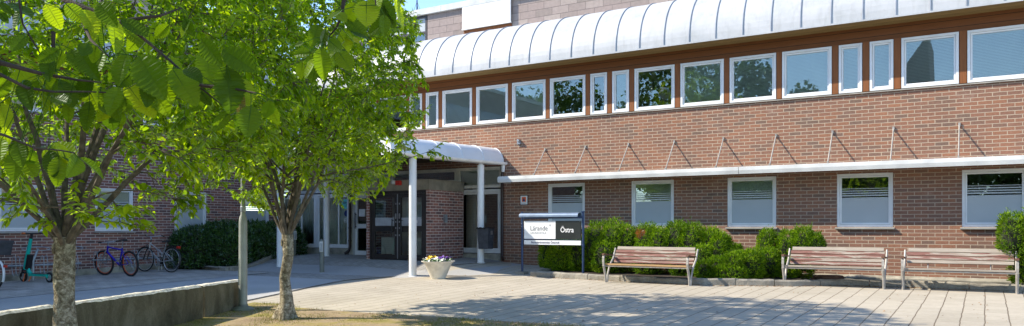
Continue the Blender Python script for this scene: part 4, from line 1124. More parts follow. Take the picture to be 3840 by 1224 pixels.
def make_tree(base,label,seed,trunk,limbs,envelope,n2,n3,ntw,leaf_len,leafmat,r_tr,gap=None,extra=(),cat='tree',group=None,twig_len=.42,per=11,name='broadleaf_tree',tl=.5):
    global rng
    rng=np.random.default_rng(seed); random.seed(seed)
    bx,by,bz=base
    E=empty(name,base,0,label,cat,group); I=Matrix()
    mb=MB()
    nodes=[];dirs=[];rad=[]
    def reg(pts,r):
        for i,p in enumerate(pts):
            nodes.append(np.array(p)); d=pts[min(i+1,len(pts)-1)]-pts[max(i-1,0)]; dirs.append(unit(d)); rad.append(r[i])
    # trunk with a flared, lumpy foot
    tp=[np.array([bx+dx,by+dy,bz+dz]) for dx,dy,dz in trunk]
    rr=[r_tr*f for f in ([2.4,1.8,1.22,1.0]+[.97]*(len(tp)-5)+[1.02])][:len(tp)]
    n=14; vs=[]; Hn=60
    # resample trunk
    zz=np.linspace(0,1,Hn); seglen=np.cumsum([0]+[np.linalg.norm(b-a) for a,b in zip(tp,tp[1:])]); seglen/=seglen[-1]
    cx=[np.array([np.interp(t,seglen,[p[k] for p in tp]) for k in range(3)]) for t in zz]; cr=[np.interp(t,seglen,rr) for t in zz]
    for c,r in zip(cx,cr):
        for k in range(n*2):
            a=math.pi*k/n; q=mnoise.noise(Vector((math.cos(a)*1.1+bx,math.sin(a)*1.1,c[2]*2.2)))*.16+mnoise.noise(Vector((math.cos(a)*2.5,math.sin(a)*2.5+by,c[2]*6)))*.07
            fl=max(0,(r/r_tr-1.05))*.35*math.sin(3*a+bx)
            vs.append((c[0]+r*(1+q+fl)*math.cos(a),c[1]+r*(1+q+fl)*math.sin(a),c[2]))
    K=n*2; mb.add(vs,[(i*K+k,i*K+(k+1)%K,(i+1)*K+(k+1)%K,(i+1)*K+k) for i in range(Hn-1) for k in range(K)])
    mb.mi=1
    fork=tp[-1]
    if name=='broadleaf_tree':
        kc=tp[-1]+np.array([0,0,-.12]); kd=unit(np.array([-.55,-.83,0])); ku=np.array([0,0,1.]); kr=np.cross(kd,ku)
        mb.mi=0; mb.tube([tuple(kc+kd*r_tr*.98+kr*.026*math.cos(q*math.pi/5)+ku*.045*math.sin(q*math.pi/5)) for q in range(10)],.016,6,closed=True); mb.mi=1
    for az,tilt,ln,r0,dz in limbs:
        az=R(az); hor=np.array([math.cos(az),math.sin(az),0]); d=unit(hor*math.sin(R(tilt))+np.array([0,0,math.cos(R(tilt))]))
        p=fork+np.array([0,0,dz])+hor*r_tr*.35; pts=[p-d*.10]; rs=[r0]
        N=9
        for i in range(N):
            w=rng.normal(0,.10,3); d=unit(d+w*.8+np.array([0,0,.035 if tilt<60 else .015])+hor*.02)
            p=p+d*ln/N; pts.append(p.copy()); rs.append(r0*(1-.82*(i+1)/N))
        mb.tube(pts,rs,8); reg(pts[2:],rs[2:])
    def inside_sample(nmax):
        out=[]
        while len(out)<nmax:
            p=envelope()
            if p is None: continue
            if gap and gap(p): continue
            out.append(p)
        return out
    def attach(targets,rmax,nseg,lo,hi,keep=True):
        A=np.array(nodes);Dn=np.array(dirs);Rd=np.array(rad)
        res=[]
        for t in targets:
            v=t-A; dist=np.linalg.norm(v,axis=1)
            cost=dist*(1+.8*(Dn*v).sum(1).__le__(0.0)*1.0)+ (t[2]<A[:,2]-.1)*.35
            i=int(np.argmin(cost)); 
            if dist[i]<lo: continue
            if dist[i]>hi: 
                continue
            res.append((i,t))
        for i,t in res:
            r=min(rmax,Rd[i]*.62); pts=curve(A[i],Dn[i]*.8+unit(t-A[i])*.4,t,nseg)
            rs=[r*(1-.75*k/nseg) for k in range(nseg+1)]
            mb.tube(pts,rs,5,cap=False)
            if keep: reg(pts[1:],rs[1:])
    for i in range(2): attach(inside_sample(n2//2),.028,7,.35,2.2)
    for i in range(2): attach(inside_sample(n3//2),.012,5,.2,1.2)
    # twigs with leaves
    A=np.array(nodes);Dn=np.array(dirs)
    T=inside_sample(ntw)+[np.array(e) for e in extra]
    P=[];D=[];NN=[];LL=[]
    for t in T:
        v=t-A; dist=np.linalg.norm(v,axis=1); i=int(np.argmin(dist))
        if dist[i]>.95: continue
        a=A[i]; dirn=unit(v[i]+Dn[i]*.25)
        out=unit(np.array([t[0]-bx,t[1]-by,.25*(t[2]-bz-2)])); 
        end=t+out*rng.uniform(.02,.16)+np.array([0,0,-rng.uniform(0,.08)])
        if np.linalg.norm(end-a)>1.0: continue
        pts=curve(a,unit(dirn+out*.5),end,4,wig=.04)
        mb.tube(pts,[.0055,.0045,.0035,.0025,.0015],3,cap=False)
        pl=np.array(pts); k=max(4,int(per*min(1.6,np.linalg.norm(end-a)/twig_len+.35)))
        side=unit(np.cross(end-a,[0,0,1])+1e-6)
        for j in range(k):
            s=.12+.9*j/k; s=min(s,1.0); q=s*4; i0=min(3,int(q)); c=pl[i0]+(pl[i0+1]-pl[i0])*(q-i0)
            tw=unit(pl[i0+1]-pl[i0]); sg=1 if j%2 else -1
            d=unit(tw*rng.uniform(.35,1.0)+side*sg*rng.uniform(.5,1.1)+np.array([0,0,-rng.uniform(.05,.75)])+rng.normal(0,.22,3))
            nrm=unit(np.array([0,0,1.0])+rng.normal(0,.38,3))
            P.append(c+rng.normal(0,.008,3));D.append(d);NN.append(nrm);LL.append(leaf_len*rng.uniform(.6,1.2))
    LL=np.array(LL)
    mb.build('trunk',[M['bark'],M['bark_limb']],E,I,smooth=True)
    leaf_mesh('crown',P,D,NN,LL,LL*rng.uniform(.46,.60,len(LL)),leafmat,E,I)
    print('leaves',label[:20],len(P))
    return E

RV=np.array([.8517,.524,0]); FV=np.array([-.524,.8517,0]); UZ=np.array([0,0,1.])
def env_ellipsoid(c,rr,rf,ru,rd,inner=.55,cut=None,nz=.0):
    c=np.array(c,float)
    def f():
        v=rng.normal(0,1,3); v/=np.linalg.norm(v); s=rng.uniform(inner**3,1)**(1/3)
        lump=1+.16*mnoise.noise(Vector(v*1.9+c*.3))+.12*mnoise.noise(Vector(v*4.3+c))
        s*=lump
        p=c+RV*v[0]*rr*s+FV*v[1]*rf*s+UZ*v[2]*(ru if v[2]>0 else rd)*s
        if mnoise.noise(Vector(p*1.35+c*2))< -.22-nz: return None
        return p
    return f

# tree beside the wall (near)
T1=np.array([-8.22,4.40,hz(-8.22,4.4)+.02])
def gap1(p):
    q=p-T1; r_=q@RV; f_=q@FV; z=p[2]
    t=(p@FV); px=1920+2883*(p@RV)/t; 
    # airy heart of the tree, low on the side away from the wall
    if z<1.62: return True
    if z<2.35 and mnoise.noise(Vector(p*1.7+3))>(-.02 if z<1.95 else .12): return True
    if abs(r_-.25)<.75 and 2.0<z<2.75 and f_<1.0: return True
    return False
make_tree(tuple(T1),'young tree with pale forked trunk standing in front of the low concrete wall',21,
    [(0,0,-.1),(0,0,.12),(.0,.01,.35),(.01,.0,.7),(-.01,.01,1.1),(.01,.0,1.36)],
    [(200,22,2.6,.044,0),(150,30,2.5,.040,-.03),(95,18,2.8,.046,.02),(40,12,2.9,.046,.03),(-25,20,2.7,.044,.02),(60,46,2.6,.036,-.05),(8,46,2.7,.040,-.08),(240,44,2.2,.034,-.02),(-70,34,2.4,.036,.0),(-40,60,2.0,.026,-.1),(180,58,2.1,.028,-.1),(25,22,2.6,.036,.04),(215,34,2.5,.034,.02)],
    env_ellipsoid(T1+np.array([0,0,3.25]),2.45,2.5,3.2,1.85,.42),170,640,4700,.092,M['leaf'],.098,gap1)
# tree by the plaza edge
T2=np.array([-8.85,7.95,hz(-8.85,7.95)+.03])
def gap2(p):
    q=p-T2; r_=q@RV; z=p[2]
    if z<1.85: return True
    if z<2.6 and r_>1.3: return True
    if z<2.35 and abs(r_)<.25: return True
    return False
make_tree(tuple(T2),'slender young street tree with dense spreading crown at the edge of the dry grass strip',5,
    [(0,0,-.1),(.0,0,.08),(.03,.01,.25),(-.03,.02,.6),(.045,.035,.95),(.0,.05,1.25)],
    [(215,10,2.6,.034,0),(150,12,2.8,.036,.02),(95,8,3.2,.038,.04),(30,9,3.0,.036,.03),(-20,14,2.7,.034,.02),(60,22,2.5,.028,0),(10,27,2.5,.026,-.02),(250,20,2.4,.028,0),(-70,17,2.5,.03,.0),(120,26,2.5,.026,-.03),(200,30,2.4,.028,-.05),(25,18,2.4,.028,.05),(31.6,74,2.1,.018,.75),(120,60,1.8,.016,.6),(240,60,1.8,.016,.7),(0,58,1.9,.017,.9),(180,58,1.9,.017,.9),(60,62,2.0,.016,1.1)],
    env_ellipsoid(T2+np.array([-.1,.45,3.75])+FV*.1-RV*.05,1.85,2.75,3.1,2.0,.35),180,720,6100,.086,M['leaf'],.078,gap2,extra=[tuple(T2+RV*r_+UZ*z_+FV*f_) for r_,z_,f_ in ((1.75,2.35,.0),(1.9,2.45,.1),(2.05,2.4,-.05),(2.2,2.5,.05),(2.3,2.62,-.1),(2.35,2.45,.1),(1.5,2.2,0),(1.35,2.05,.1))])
# tree whose low branches hang in front of the viewpoint
T3=np.array([-3.35,-.35,hz(-3.35,-.35)+.03])
def gap3(p):
    t=p@FV; 
    if p[2]<2.75+.0*t: return True
    if t>.3 and p[2]<1.6+.42*t+.3: return True
    return False
T3E=make_tree(tuple(T3),'nearest tree, its big toothed leaves hanging into the top left of the photo',9,
    [(0,0,-.1),(0,0,.12),(.0,.01,.35),(.01,.0,.8),(-.01,.01,1.4),(.01,.0,1.9)],
    [(200,30,2.6,.060,0),(120,34,2.5,.055,-.03),(60,30,2.4,.060,.02),(-10,34,2.4,.060,.03),(-80,34,2.6,.058,.02),(20,14,3,.05,.02)],
    env_ellipsoid(T3+np.array([-.2,-.2,4.3]),2.2,2.2,2.4,2.0,.4),60,200,700,.09,M['leaf'],.10,gap3)
NEAR=[(-1.81,1.154,2.029,-1.732,1.164,1.926),
(-1.869,1.159,2.042,-1.865,1.128,1.962),
(-1.942,1.029,2.037,-1.976,0.995,2.005),
(-2.129,1.135,2.078,-2.155,1.137,2.036),
(-2.073,1.13,2.073,-2.037,1.123,2.023),
(-2.004,1.113,2.055,-1.953,1.12,1.99),
(-1.906,1.079,2.058,-1.886,1.053,2.02),
(-1.898,1.095,2.055,-1.928,1.106,2.02),
(-1.974,1.207,2.156,-1.928,1.255,2.118),
(-1.99,1.19,2.176,-1.947,1.185,2.063),
(-2.079,1.008,2.168,-2.091,1.005,2.101),
(-2.124,1.09,2.193,-2.108,1.123,2.134),
(-2.066,1.163,2.186,-2.01,1.158,2.118),
(-2.108,1.067,2.0,-2.187,1.027,1.97),
(-2.072,1.063,1.985,-2.063,1.036,1.891),
(-2.034,1.078,1.981,-1.976,1.074,1.902),
(-2.083,1.167,2.003,-2.066,1.201,1.92),
(-1.936,1.157,1.966,-1.901,1.157,1.876),
(-1.977,1.226,1.986,-1.919,1.261,1.892),
(-1.932,1.246,2.009,-1.893,1.293,1.91),
(-1.823,1.217,1.998,-1.783,1.229,1.924),
(-1.81,1.248,2.013,-1.75,1.273,1.915),
(-1.698,1.204,1.995,-1.648,1.213,1.969),
(-1.771,1.328,2.081,-1.741,1.303,1.981),
(-1.642,1.209,2.063,-1.604,1.237,1.998),
(-1.64,1.271,2.048,-1.567,1.312,1.995),
(-1.667,1.304,2.014,-1.643,1.3,1.897),
(-1.729,1.401,2.006,-1.692,1.393,1.929),
(-1.602,1.328,1.91,-1.591,1.304,1.825),
(-2.203,1.015,1.925,-2.165,1.014,1.855),
(-2.128,0.99,1.855,-2.131,1.003,1.803),
(-2.064,1.02,1.803,-2.11,0.991,1.773),
(-2.156,1.114,1.819,-2.052,1.139,1.768),
(-1.947,1.025,1.81,-1.896,1.029,1.766),
(-2.161,1.076,1.806,-2.175,1.07,1.761),
(-2.07,0.995,1.794,-2.065,0.978,1.72),
(-1.988,1.03,1.798,-1.985,1.023,1.755),
(-2.062,0.95,2.151,-2.048,0.968,2.129),
(-2.271,1.041,2.184,-2.277,1.069,2.158),
(-2.08,1.118,2.193,-2.066,1.158,2.15),
(-1.848,1.075,2.149,-1.802,1.08,2.096),
(-1.979,1.239,2.043,-1.979,1.256,1.991),
(-2.07,1.04,1.986,-2.053,1.081,1.922),
(-2.045,1.109,1.99,-2.038,1.134,1.936),
(-2.096,0.993,2.167,-2.027,1.004,2.12),
(-1.932,1.134,1.931,-1.891,1.123,1.886),
(-1.94,1.112,1.977,-2.006,1.104,1.941),
(-1.804,1.183,1.975,-1.776,1.154,1.908),
(-1.813,1.104,1.944,-1.81,1.072,1.881),
(-2.199,1.057,1.803,-2.147,1.071,1.728),
(-2.117,0.98,1.823,-2.093,0.955,1.76),
(-2.232,1.088,2.003,-2.235,1.074,1.958),
(-1.995,1.033,2.02,-1.965,1.01,1.973),
(-2.011,0.985,2.071,-2.009,0.952,2.03),
(-1.499,1.46,2.134,-1.489,1.431,2.078),
(-1.412,1.349,2.031,-1.442,1.324,2.024),
(-1.435,1.389,2.02,-1.477,1.398,1.981),
(-1.404,1.375,2.044,-1.394,1.378,1.97),
(-1.527,1.468,2.062,-1.524,1.456,2.015),
(-1.553,1.507,2.053,-1.56,1.495,1.994),
(-1.384,1.418,2.041,-1.348,1.427,1.988),
(-1.373,1.372,2.059,-1.337,1.382,2.028),
(-1.371,1.428,2.09,-1.363,1.459,2.074),
(-1.45,1.53,2.126,-1.409,1.549,2.095),
(-1.345,1.388,2.132,-1.356,1.355,2.098),
(-1.39,1.415,2.139,-1.351,1.409,2.115),
(-1.329,1.449,2.171,-1.361,1.454,2.145),
(-1.31,1.438,2.162,-1.285,1.41,2.081),
(-1.405,1.583,2.223,-1.364,1.607,2.144),
(-1.399,1.602,2.202,-1.375,1.603,2.15),
(-1.407,1.574,2.211,-1.385,1.594,2.163),
(-1.553,1.456,2.04,-1.565,1.463,1.998),
(-1.409,1.468,2.058,-1.387,1.442,2.027),
(-1.407,1.396,2.094,-1.43,1.407,2.062),
(-1.502,1.515,2.098,-1.511,1.539,2.054),
(-1.475,1.387,2.068,-1.499,1.379,2.063)]
TW=[[(-3.3,-.3,2.25),(-2.9,.45,2.5),(-2.55,.95,2.45),(-2.303,1.166,2.319),(-2.194,1.175,2.235),(-2.025,1.22,2.17),(-1.969,1.254,2.126),(-1.849,1.269,2.042),(-1.789,1.306,1.978),(-1.728,1.344,1.921)],
[(-2.125,1.181,2.182),(-1.982,1.129,2.087),(-1.892,1.126,2.031)],[(-1.994,1.239,2.166),(-1.919,1.285,2.177),(-1.914,1.347,2.213)],
[(-3.0,.3,2.4),(-2.5,.7,2.15),(-2.028,.866,2.013),(-2.019,.93,1.996),(-1.989,1.007,1.98),(-1.961,1.083,1.973),(-1.909,1.115,1.967)],
[(-2.5,.7,2.15),(-1.996,.885,1.976),(-1.964,.964,1.935),(-1.961,1.024,1.934),(-1.938,1.097,1.943),(-1.897,1.157,1.945)],
[(-2.6,.55,2.1),(-2.2,.7,1.9),(-1.915,.818,1.825),(-1.899,.886,1.808),(-1.895,.947,1.785),(-1.862,.991,1.781),(-1.835,1.008,1.775)],
[(-2.9,.45,2.6),(-2.2,1.1,2.62),(-1.6,1.45,2.5),(-1.408,1.482,2.288),(-1.42,1.474,2.191),(-1.426,1.471,2.149),(-1.437,1.464,2.118),(-1.454,1.453,2.094)],
[(-1.6,1.45,2.5),(-1.35,1.45,2.4),(-1.287,1.439,2.201),(-1.282,1.442,2.148)],
[(-1.789,1.306,1.978),(-1.674,1.318,1.962),(-1.575,1.321,1.94)],[(-2.9,.45,2.5),(-2.3,.8,2.4),(-2.04,.976,2.214),(-2.026,.985,2.102),(-2.041,1.033,2.041)],[(-2.064,1.078,2.108),(-2.064,1.078,2.011)]]
mb=MB()
for i,t in enumerate(TW):
    r0=.012 if i in (0,3,6) else .0045
    n=len(t); mb.tube(t,[max(.0016,r0*(1-k/(n-.5))**1.3+.0012) for k in range(n)],7)
allp=[Vector(p) for t in TW for p in t]
segs=[(Vector(a),Vector(b)) for t in TW for a,b in zip(t,t[1:])]
def nearest(p):
    best=None
    for a,b in segs:
        ab=b-a; s=max(0,min(1,(p-a).dot(ab)/ab.length_squared)); q=a+ab*s
        if best is None or (p-q).length<best[0]: best=((p-q).length,q)
    return best
random.seed(12)
lm=MB(); pm=mb; pm.mi=1
def big_leaf(base,tip,wf):
    base=Vector(base);tip=Vector(tip); D=(tip-base); L=D.length; D.normalize()
    cam=(Vector((0,0,1.6))-base).normalized()
    N=(cam*random.uniform(.5,1)+Vector((random.gauss(0,.35),random.gauss(0,.35),random.uniform(.1,.7)))).normalized()
    Sd=D.cross(N).normalized(); N=Sd.cross(D)
    L*=1.04; W=L*wf; ns=26; cols=[-1,-.72,-.4,0,.4,.72,1]
    bend=random.uniform(-.34,.2); fold=random.uniform(.10,.35); curl=random.uniform(-.1,.15)
    vs=[]
    for i in range(ns+1):
        t=i/ns; w=W*.5*(math.sin(math.pi*min(1,t**.82))**.75)*(1-.25*t) if 0<t<1 else 0
        if t>.9: w=W*.5*.36*(1-t)/.1
        tooth=(1+.085*((i%2)*2-1)) if 0<i<ns else 1
        for c in cols:
            cc=abs(c)
            wave=.012*L*math.cos(2*math.pi*(t*10-cc*3.0))*(1-.2*cc) if 0<cc else 0
            z=fold*w*cc*.9 + bend*L*t*t + wave*(.8 if cc>0 else 0) + curl*w*cc*cc
            x=(t + cc*.12*(1-t)*t*2)*L if 0<t<1 else t*L
            p=base+D*x+Sd*(c*w*(tooth if cc==1 else 1))+N*z
            vs.append(p)
    K=len(cols); lm.add(vs,[(i*K+k,i*K+k+1,(i+1)*K+k+1,(i+1)*K+k) for i in range(ns) for k in range(K-1)])
    d,q=nearest(base)
    mid=(base+q)/2+Vector((0,0,.006))
    pm.tube([q,mid,base,base+D*L*.5+N*(bend*L*.25-.001),base+D*L*.92+N*(bend*L*.85-.001)],[.0011,.001,.0011,.0009,.0003],4)
for q in NEAR: big_leaf(q[:3],q[3:],random.uniform(.60,.76))
# a few more leaves behind, along the twigs
for t in TW[:9]:
    for a,b in zip(t[-5:],t[-4:]):
        a=Vector(a);b=Vector(b)
        for k in range(2):
            p=a.lerp(b,random.random()); p=p+Vector((-.524,.8517,0))*random.uniform(.03,.12)
            d=Vector((random.gauss(0,.6),random.gauss(0,.3),-random.uniform(.4,1))).normalized()
            s=p+Vector((random.gauss(0,.02),0,-.01)); big_leaf(s,s+d*random.uniform(.055,.085),random.uniform(.55,.68))
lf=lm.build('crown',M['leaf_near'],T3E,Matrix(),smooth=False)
lm=MB(); big_leaf((-1.660,1.335,1.962),(-1.655,1.338,1.885),.42); lm.build('withered_leaf',M['leaf_tip'],T3E,Matrix())
pm.build('branch',[M['near_twig'],M['herb']],T3E,Matrix(),smooth=True)

# ------------------------------------------------------------------ trees behind the viewpoint (seen in the window panes)
def back_tree(x,y,h,w,label,seed):
    global rng
    rng=np.random.default_rng(seed); z=hz(x,max(-12,y))
    E=empty('park_tree',(x,y,z),0,label,'tree','big trees across the yard, mirrored in the windows')
    m=MB(); m.tube([(0,0,-.3),(0,0,h*.25),(.1,.1,h*.5),(0,.1,h*.8)],[.3,.22,.16,.04],8)
    for k in range(7):
        a=k*2.4; m.tube([(0,0,h*(.25+.05*k)),(w*.3*math.cos(a),w*.3*math.sin(a),h*(.4+.05*k)),(w*.6*math.cos(a),w*.6*math.sin(a),h*(.5+.055*k))],[.1,.06,.02],5)
    m.build('trunk',M['bark'],E,smooth=True)
    n=5200; P=[]
    while len(P)<n:
        v=rng.normal(0,1,3); v/=np.linalg.norm(v); s=rng.uniform(.25,1)**(1/3)*(1+.25*mnoise.noise(Vector(v*2.2+seed)))
        p=np.array([0,0,h*.6])+v*np.array([w,w,h*.42])*s
        if mnoise.noise(Vector(p*.8+seed))<-.18: continue
        P.append(p)
    P=np.array(P); N=rng.normal(0,.5,(n,3))+[0,0,1]; D=rng.normal(0,1,(n,3))+[0,0,-.3]; L=rng.uniform(.22,.45,n)
    leaf_mesh('crown',P,D,N,L,L*.7,M['far_leaf'],E)
for i,(x,y,h,w) in enumerate(((-26,-14,12.5,3.8),(-18.6,-16,15,3.9),(-13.6,-15,13.2,3.0),(-33,-18,13,4.0),(-9.7,-15,10.6,1.9),(-5.4,-13.5,7.6,2.6),(-.8,-14,7.4,2.5),(3.6,-14,8.0,2.7))):
    back_tree(x,y,h,w,['broad tree across the yard, mirrored left of the canopy','tallest tree across the yard, mirrored dark in the middle upper windows','round tree across the yard, mirrored in the blinds right of the middle','leftmost big tree across the yard behind the others','narrow tree across the yard, mirrored low in the right hand windows','low bushy tree across the yard left of the lowest pair','low bushy tree across the yard straight behind the viewpoint','low bushy tree across the yard, furthest right'][i],50+i)
# flagpole and steep gable across the yard
FP=empty('flagpole',(-3.6,-16,hz(0,-12)),0,'white flagpole across the yard, mirrored in a right hand window','flagpole')
m=MB(); m.lathe([(.07,0),(.04,9.6),(.0,9.6)],(0,0,0),10); m.build('pole',M['white_old'],FP,smooth=True)
m=MB(); m.lathe([(0,9.6),(.09,9.66),(.1,9.72),(.0,9.82)],(0,0,0),12); m.build('knob',M['steel'],FP,smooth=True)
HS=empty('steep_roofed_house',(-6.0,-27,hz(0,-12)),0,'house with a steep dark gable across the yard, mirrored in a right hand window','house')
m=MB(); m.box(-3.4,2.6,-3,3,-.3,5.0); m.build('wall',M['brick_dark'],HS)
m=MB(); m.prism([(-4.2,5.0),(2.9,5.0),(2.7,15.2)],lambda p,t:(p[0],t,p[1]),-3.3,3.3); m.build('roof',M['far_tile'],HS)

# ------------------------------------------------------------------ shrubs
def shrub(label,blobs,n,mat,core,seed,cat='shrub',group=None,name='yew_shrub',sprig=(.035,.07),wid=.24,up=.7,patch=None,floor=None):
    global rng
    rng=np.random.default_rng(seed)
    b0=blobs[0]; E=empty(name,(b0[0],b0[1],hz(b0[0],b0[1])+.08),0,label,cat,group)
    area=[b[3]*b[4]+b[4]*b[5]+b[3]*b[5] for b in blobs]; tot=sum(area)
    P=[];D=[];N=[]
    core_m=MB()
    for bi,b in enumerate(blobs):
        cx,cy,cz,rx,ry,rz_=b; cnt=int(n*area[bi]/tot)
        # core
        nn=12; vs=[]
        for i in range(nn+1):
            ph=math.pi*i/nn
            for k in range(16):
                th=2*math.pi*k/16; v=Vector((math.sin(ph)*math.cos(th),math.sin(ph)*math.sin(th),math.cos(ph))); s=.74*(1+.2*mnoise.noise(v*2+Vector((cx,cy,cz))))
                pw=lambda a:math.copysign(abs(a)**.7,a)
                vs.append((cx+rx*pw(v.x)*s,cy+ry*pw(v.y)*s,cz+rz_*pw(v.z)*s))
        core_m.add(vs,[(i*16+k,i*16+(k+1)%16,(i+1)*16+(k+1)%16,(i+1)*16+k) for i in range(nn) for k in range(16)])
        got=0
        while got<cnt:
            v=rng.normal(0,1,3); v/=np.linalg.norm(v)
            e=np.sign(v)*np.abs(v)**.72; sc_=rng.uniform(.80,1.0)
            ns=mnoise.noise(Vector(v*2.6+np.array([cx*2,cy,cz])))*.18+mnoise.noise(Vector(v*6.5+np.array([cx,cy*3,cz])))*.16
            sc_*=1+ns
            p=np.array([cx,cy,cz])+e*np.array([rx,ry,rz_])*sc_
            if floor and p[2]<floor: continue
            if ns<-.10 and rng.random()<.7: continue
            dd=unit(v*np.array([1/rx,1/ry,1/rz_])*.4+np.array([0,0,up])+rng.normal(0,.32,3)); got+=1
            for k in range(3):
                P.append(p+rng.normal(0,.012,3)); D.append(dd+rng.normal(0,.33,3)); N.append(rng.normal(0,1,3))
    P=np.array(P);L=rng.uniform(sprig[0],sprig[1],len(P))
    core_m.build('twigs',core,E,Matrix(),smooth=True)
    if patch is not None:
        msk=np.linalg.norm(P-np.array(patch[:3]),axis=1)<patch[3]
        D=np.array(D);N=np.array(N)
        leaf_mesh('dead_patch',P[msk],D[msk],N[msk],L[msk],L[msk]*wid,M['yew_brown'],E,Matrix(),droop=.05,fold=.1)
        P=P[~msk];D=D[~msk];N=N[~msk];L=L[~msk]
    leaf_mesh('crown',P,D,N,L,L*wid,mat,E,Matrix(),droop=.05,fold=.1)
    return E
YW=M['yew']; TWM=simple('twig_core',(.020,.026,.008),.95,0,.4,14,.02)
G='clipped yews along the brick wall'
def yb(cx,cy,top,rx,ry,bot=.5):
    top-=.05; rx*=.88
    return (cx,cy,(top+bot)/2,rx,ry,(top-bot)/2)
shrub('dense clipped yew directly behind the sign posts, at the left end of the bed',[yb(-9.25,16.95,1.38,.28,.42),yb(-8.85,16.9,1.42,.34,.42),yb(-8.4,16.9,1.42,.3,.42),yb(-8.95,16.8,1.15,.4,.3)],7525,YW,TWM,101,group=G,floor=.5)
shrub('tall clipped yew between the sign and the first bench',[yb(-7.95,16.85,1.74,.34,.45),yb(-7.5,16.85,1.78,.30,.42),yb(-7.18,16.95,1.68,.24,.38),yb(-7.6,16.5,1.35,.35,.28)],7525,YW,TWM,102,group=G,floor=.5)
shrub('clipped yew with a small orange dead patch behind the first bench',[yb(-6.72,16.95,1.74,.26,.4),yb(-6.38,16.9,1.66,.24,.4),yb(-6.6,16.6,1.3,.34,.3)],5250,YW,TWM,103,group=G,patch=(-6.78,16.6,1.45,.14),floor=.5)
shrub('broad flat topped yew behind the right end of the first bench',[yb(-6.0,17.0,1.80,.28,.42),yb(-5.62,16.95,1.76,.28,.42),yb(-5.22,17.05,1.66,.24,.36),yb(-5.7,16.6,1.2,.4,.3)],7000,YW,TWM,104,group=G,floor=.5)
shrub('loose yew stepping down beside the first bench',[yb(-4.98,16.9,1.52,.24,.36),yb(-4.72,16.95,1.28,.24,.34),yb(-5.22,16.35,1.28,.17,.24),yb(-5.05,16.1,.95,.22,.2)],5250,YW,TWM,105,group=G,floor=.5)
shrub('low rounded bright yew at the kerb right of the first bench',[yb(-4.78,16.2,1.02,.30,.32),yb(-4.45,16.15,1.14,.24,.3),yb(-4.15,16.3,1.18,.26,.3),yb(-4.5,16.0,.85,.4,.2)],6650,YW,TWM,106,group=G,floor=.48)
shrub('narrow upright yew just left of the broad one by the middle bench',[yb(-4.02,17.1,1.62,.20,.3),yb(-3.9,16.85,1.2,.22,.28)],3325,YW,TWM,107,group=G,floor=.5)
shrub('broad yew against bare brick behind the left end of the middle bench',[yb(-3.6,17.12,1.58,.24,.34),yb(-3.28,17.15,1.66,.26,.34),yb(-3.05,17.15,1.52,.20,.3,.8),yb(-3.55,17.0,1.1,.26,.3)],5950,YW,TWM,108,group=G,floor=.5)
shrub('tall yew cut off by the right edge of the photo beside the last bench',[yb(.42,16.8,1.92,.26,.36,1.0),yb(.78,16.85,1.98,.3,.36,.6),yb(.62,16.9,1.3,.28,.34),yb(1.2,16.85,1.9,.34,.4)],7350,YW,TWM,109,group=G,floor=.5)
shrub('big dark glossy hedge in the kerbed bed between the bicycles and the entrance glazing',
   [(-19.2,14.95,.92,1.0,.75,.78),(-19.55,14.25,.88,.72,.55,.72),(-19.05,16.1,.95,.9,.75,.80),(-19.35,17.25,.95,.68,.6,.76),(-18.6,14.6,.80,.62,.42,.54)],14000,M['laurel'],TWM,110,cat='hedge',name='laurel_hedge',sprig=(.07,.14),wid=.30,up=.45,floor=.42)

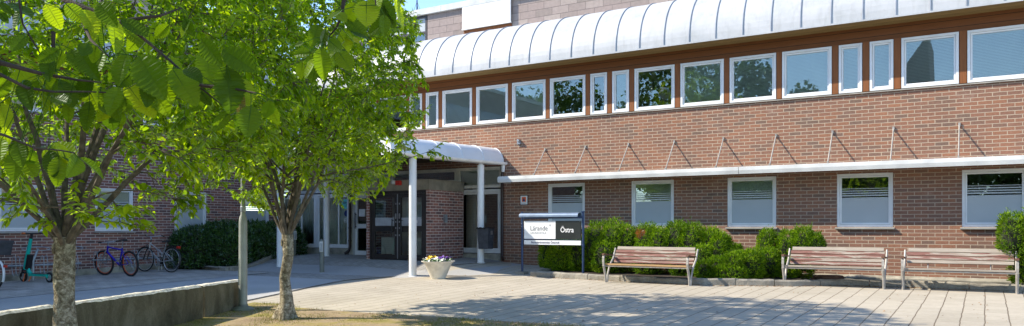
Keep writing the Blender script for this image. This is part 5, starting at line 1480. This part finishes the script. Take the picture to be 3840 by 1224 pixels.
# dry leaves and litter along the kerbs (stuff)
rng=np.random.default_rng(77)
P=[]
for _ in range(900):
    s=random.random()*(len(KP)-2); i=int(s); f=s-i; a=KP[i];b=KP[i+1]
    x=a[0]+(b[0]-a[0])*f; y=a[1]+(b[1]-a[1])*f-abs(random.gauss(0,.06))-.02
    P.append((x,y,hz(x,y)+.014))
for _ in range(260):
    x=random.uniform(-11,3); y=random.uniform(9.6,15.6); P.append((x,y,hz(x,y)+.014))
P=np.array(P);n=len(P);a=rng.uniform(0,6.28,n);D=np.stack([np.cos(a),np.sin(a),rng.normal(0,.1,n)],1);N=rng.normal(0,.25,(n,3))+[0,0,1];L=rng.uniform(.015,.045,n)
tag(leaf_mesh('fallen_leaves',P,D,N,L,L*.5,M['dry_leaf']),'dry brown leaf litter gathered along the kerb','leaves',kind='stuff')

# ------------------------------------------------------------------ light, sky, camera
Ld=Vector((1.95,1.0,-1.75)).normalized(); to=-Ld
sl=bpy.data.lights.new('sun','SUN'); sl.energy=3.25; sl.angle=R(.53); sl.color=(1,.90,.75)
so=bpy.data.objects.new('sun',sl); col.objects.link(so); so.rotation_euler=Ld.to_track_quat('-Z','Y').to_euler(); so.location=(-20,-10,18)
w=bpy.data.worlds.new('World'); sc.world=w; w.use_nodes=True; nt=w.node_tree; nt.nodes.clear()
sky=nt.nodes.new('ShaderNodeTexSky'); sky.sky_type='NISHITA'; sky.sun_disc=False; sky.sun_elevation=math.asin(to.z); sky.sun_rotation=math.atan2(to.x,to.y)
sky.air_density=.8; sky.dust_density=.05; sky.ozone_density=2.6; sky.altitude=50
bg=nt.nodes.new('ShaderNodeBackground'); bg.inputs['Strength'].default_value=.15
ou=nt.nodes.new('ShaderNodeOutputWorld'); hs=nt.nodes.new('ShaderNodeHueSaturation'); hs.inputs['Saturation'].default_value=1.0; nt.links.new(sky.outputs[0],hs.inputs['Color']); nt.links.new(hs.outputs[0],bg.inputs[0]); nt.links.new(bg.outputs[0],ou.inputs[0])
cam=bpy.data.cameras.new('camera'); co=bpy.data.objects.new('camera',cam); col.objects.link(co)
co.location=(0,0,1.6); co.rotation_euler=(R(90),0,R(31.6)); cam.lens=27.03; cam.sensor_width=36; cam.shift_y=.0625; cam.clip_end=2000; cam.clip_start=.05
sc.camera=co
vs_=sc.view_settings; vs_.view_transform='Standard'; vs_.look='None'; vs_.exposure=1.4; vs_.gamma=1.0
sc.render.engine='CYCLES'; sc.cycles.max_bounces=8; sc.cycles.transparent_max_bounces=16
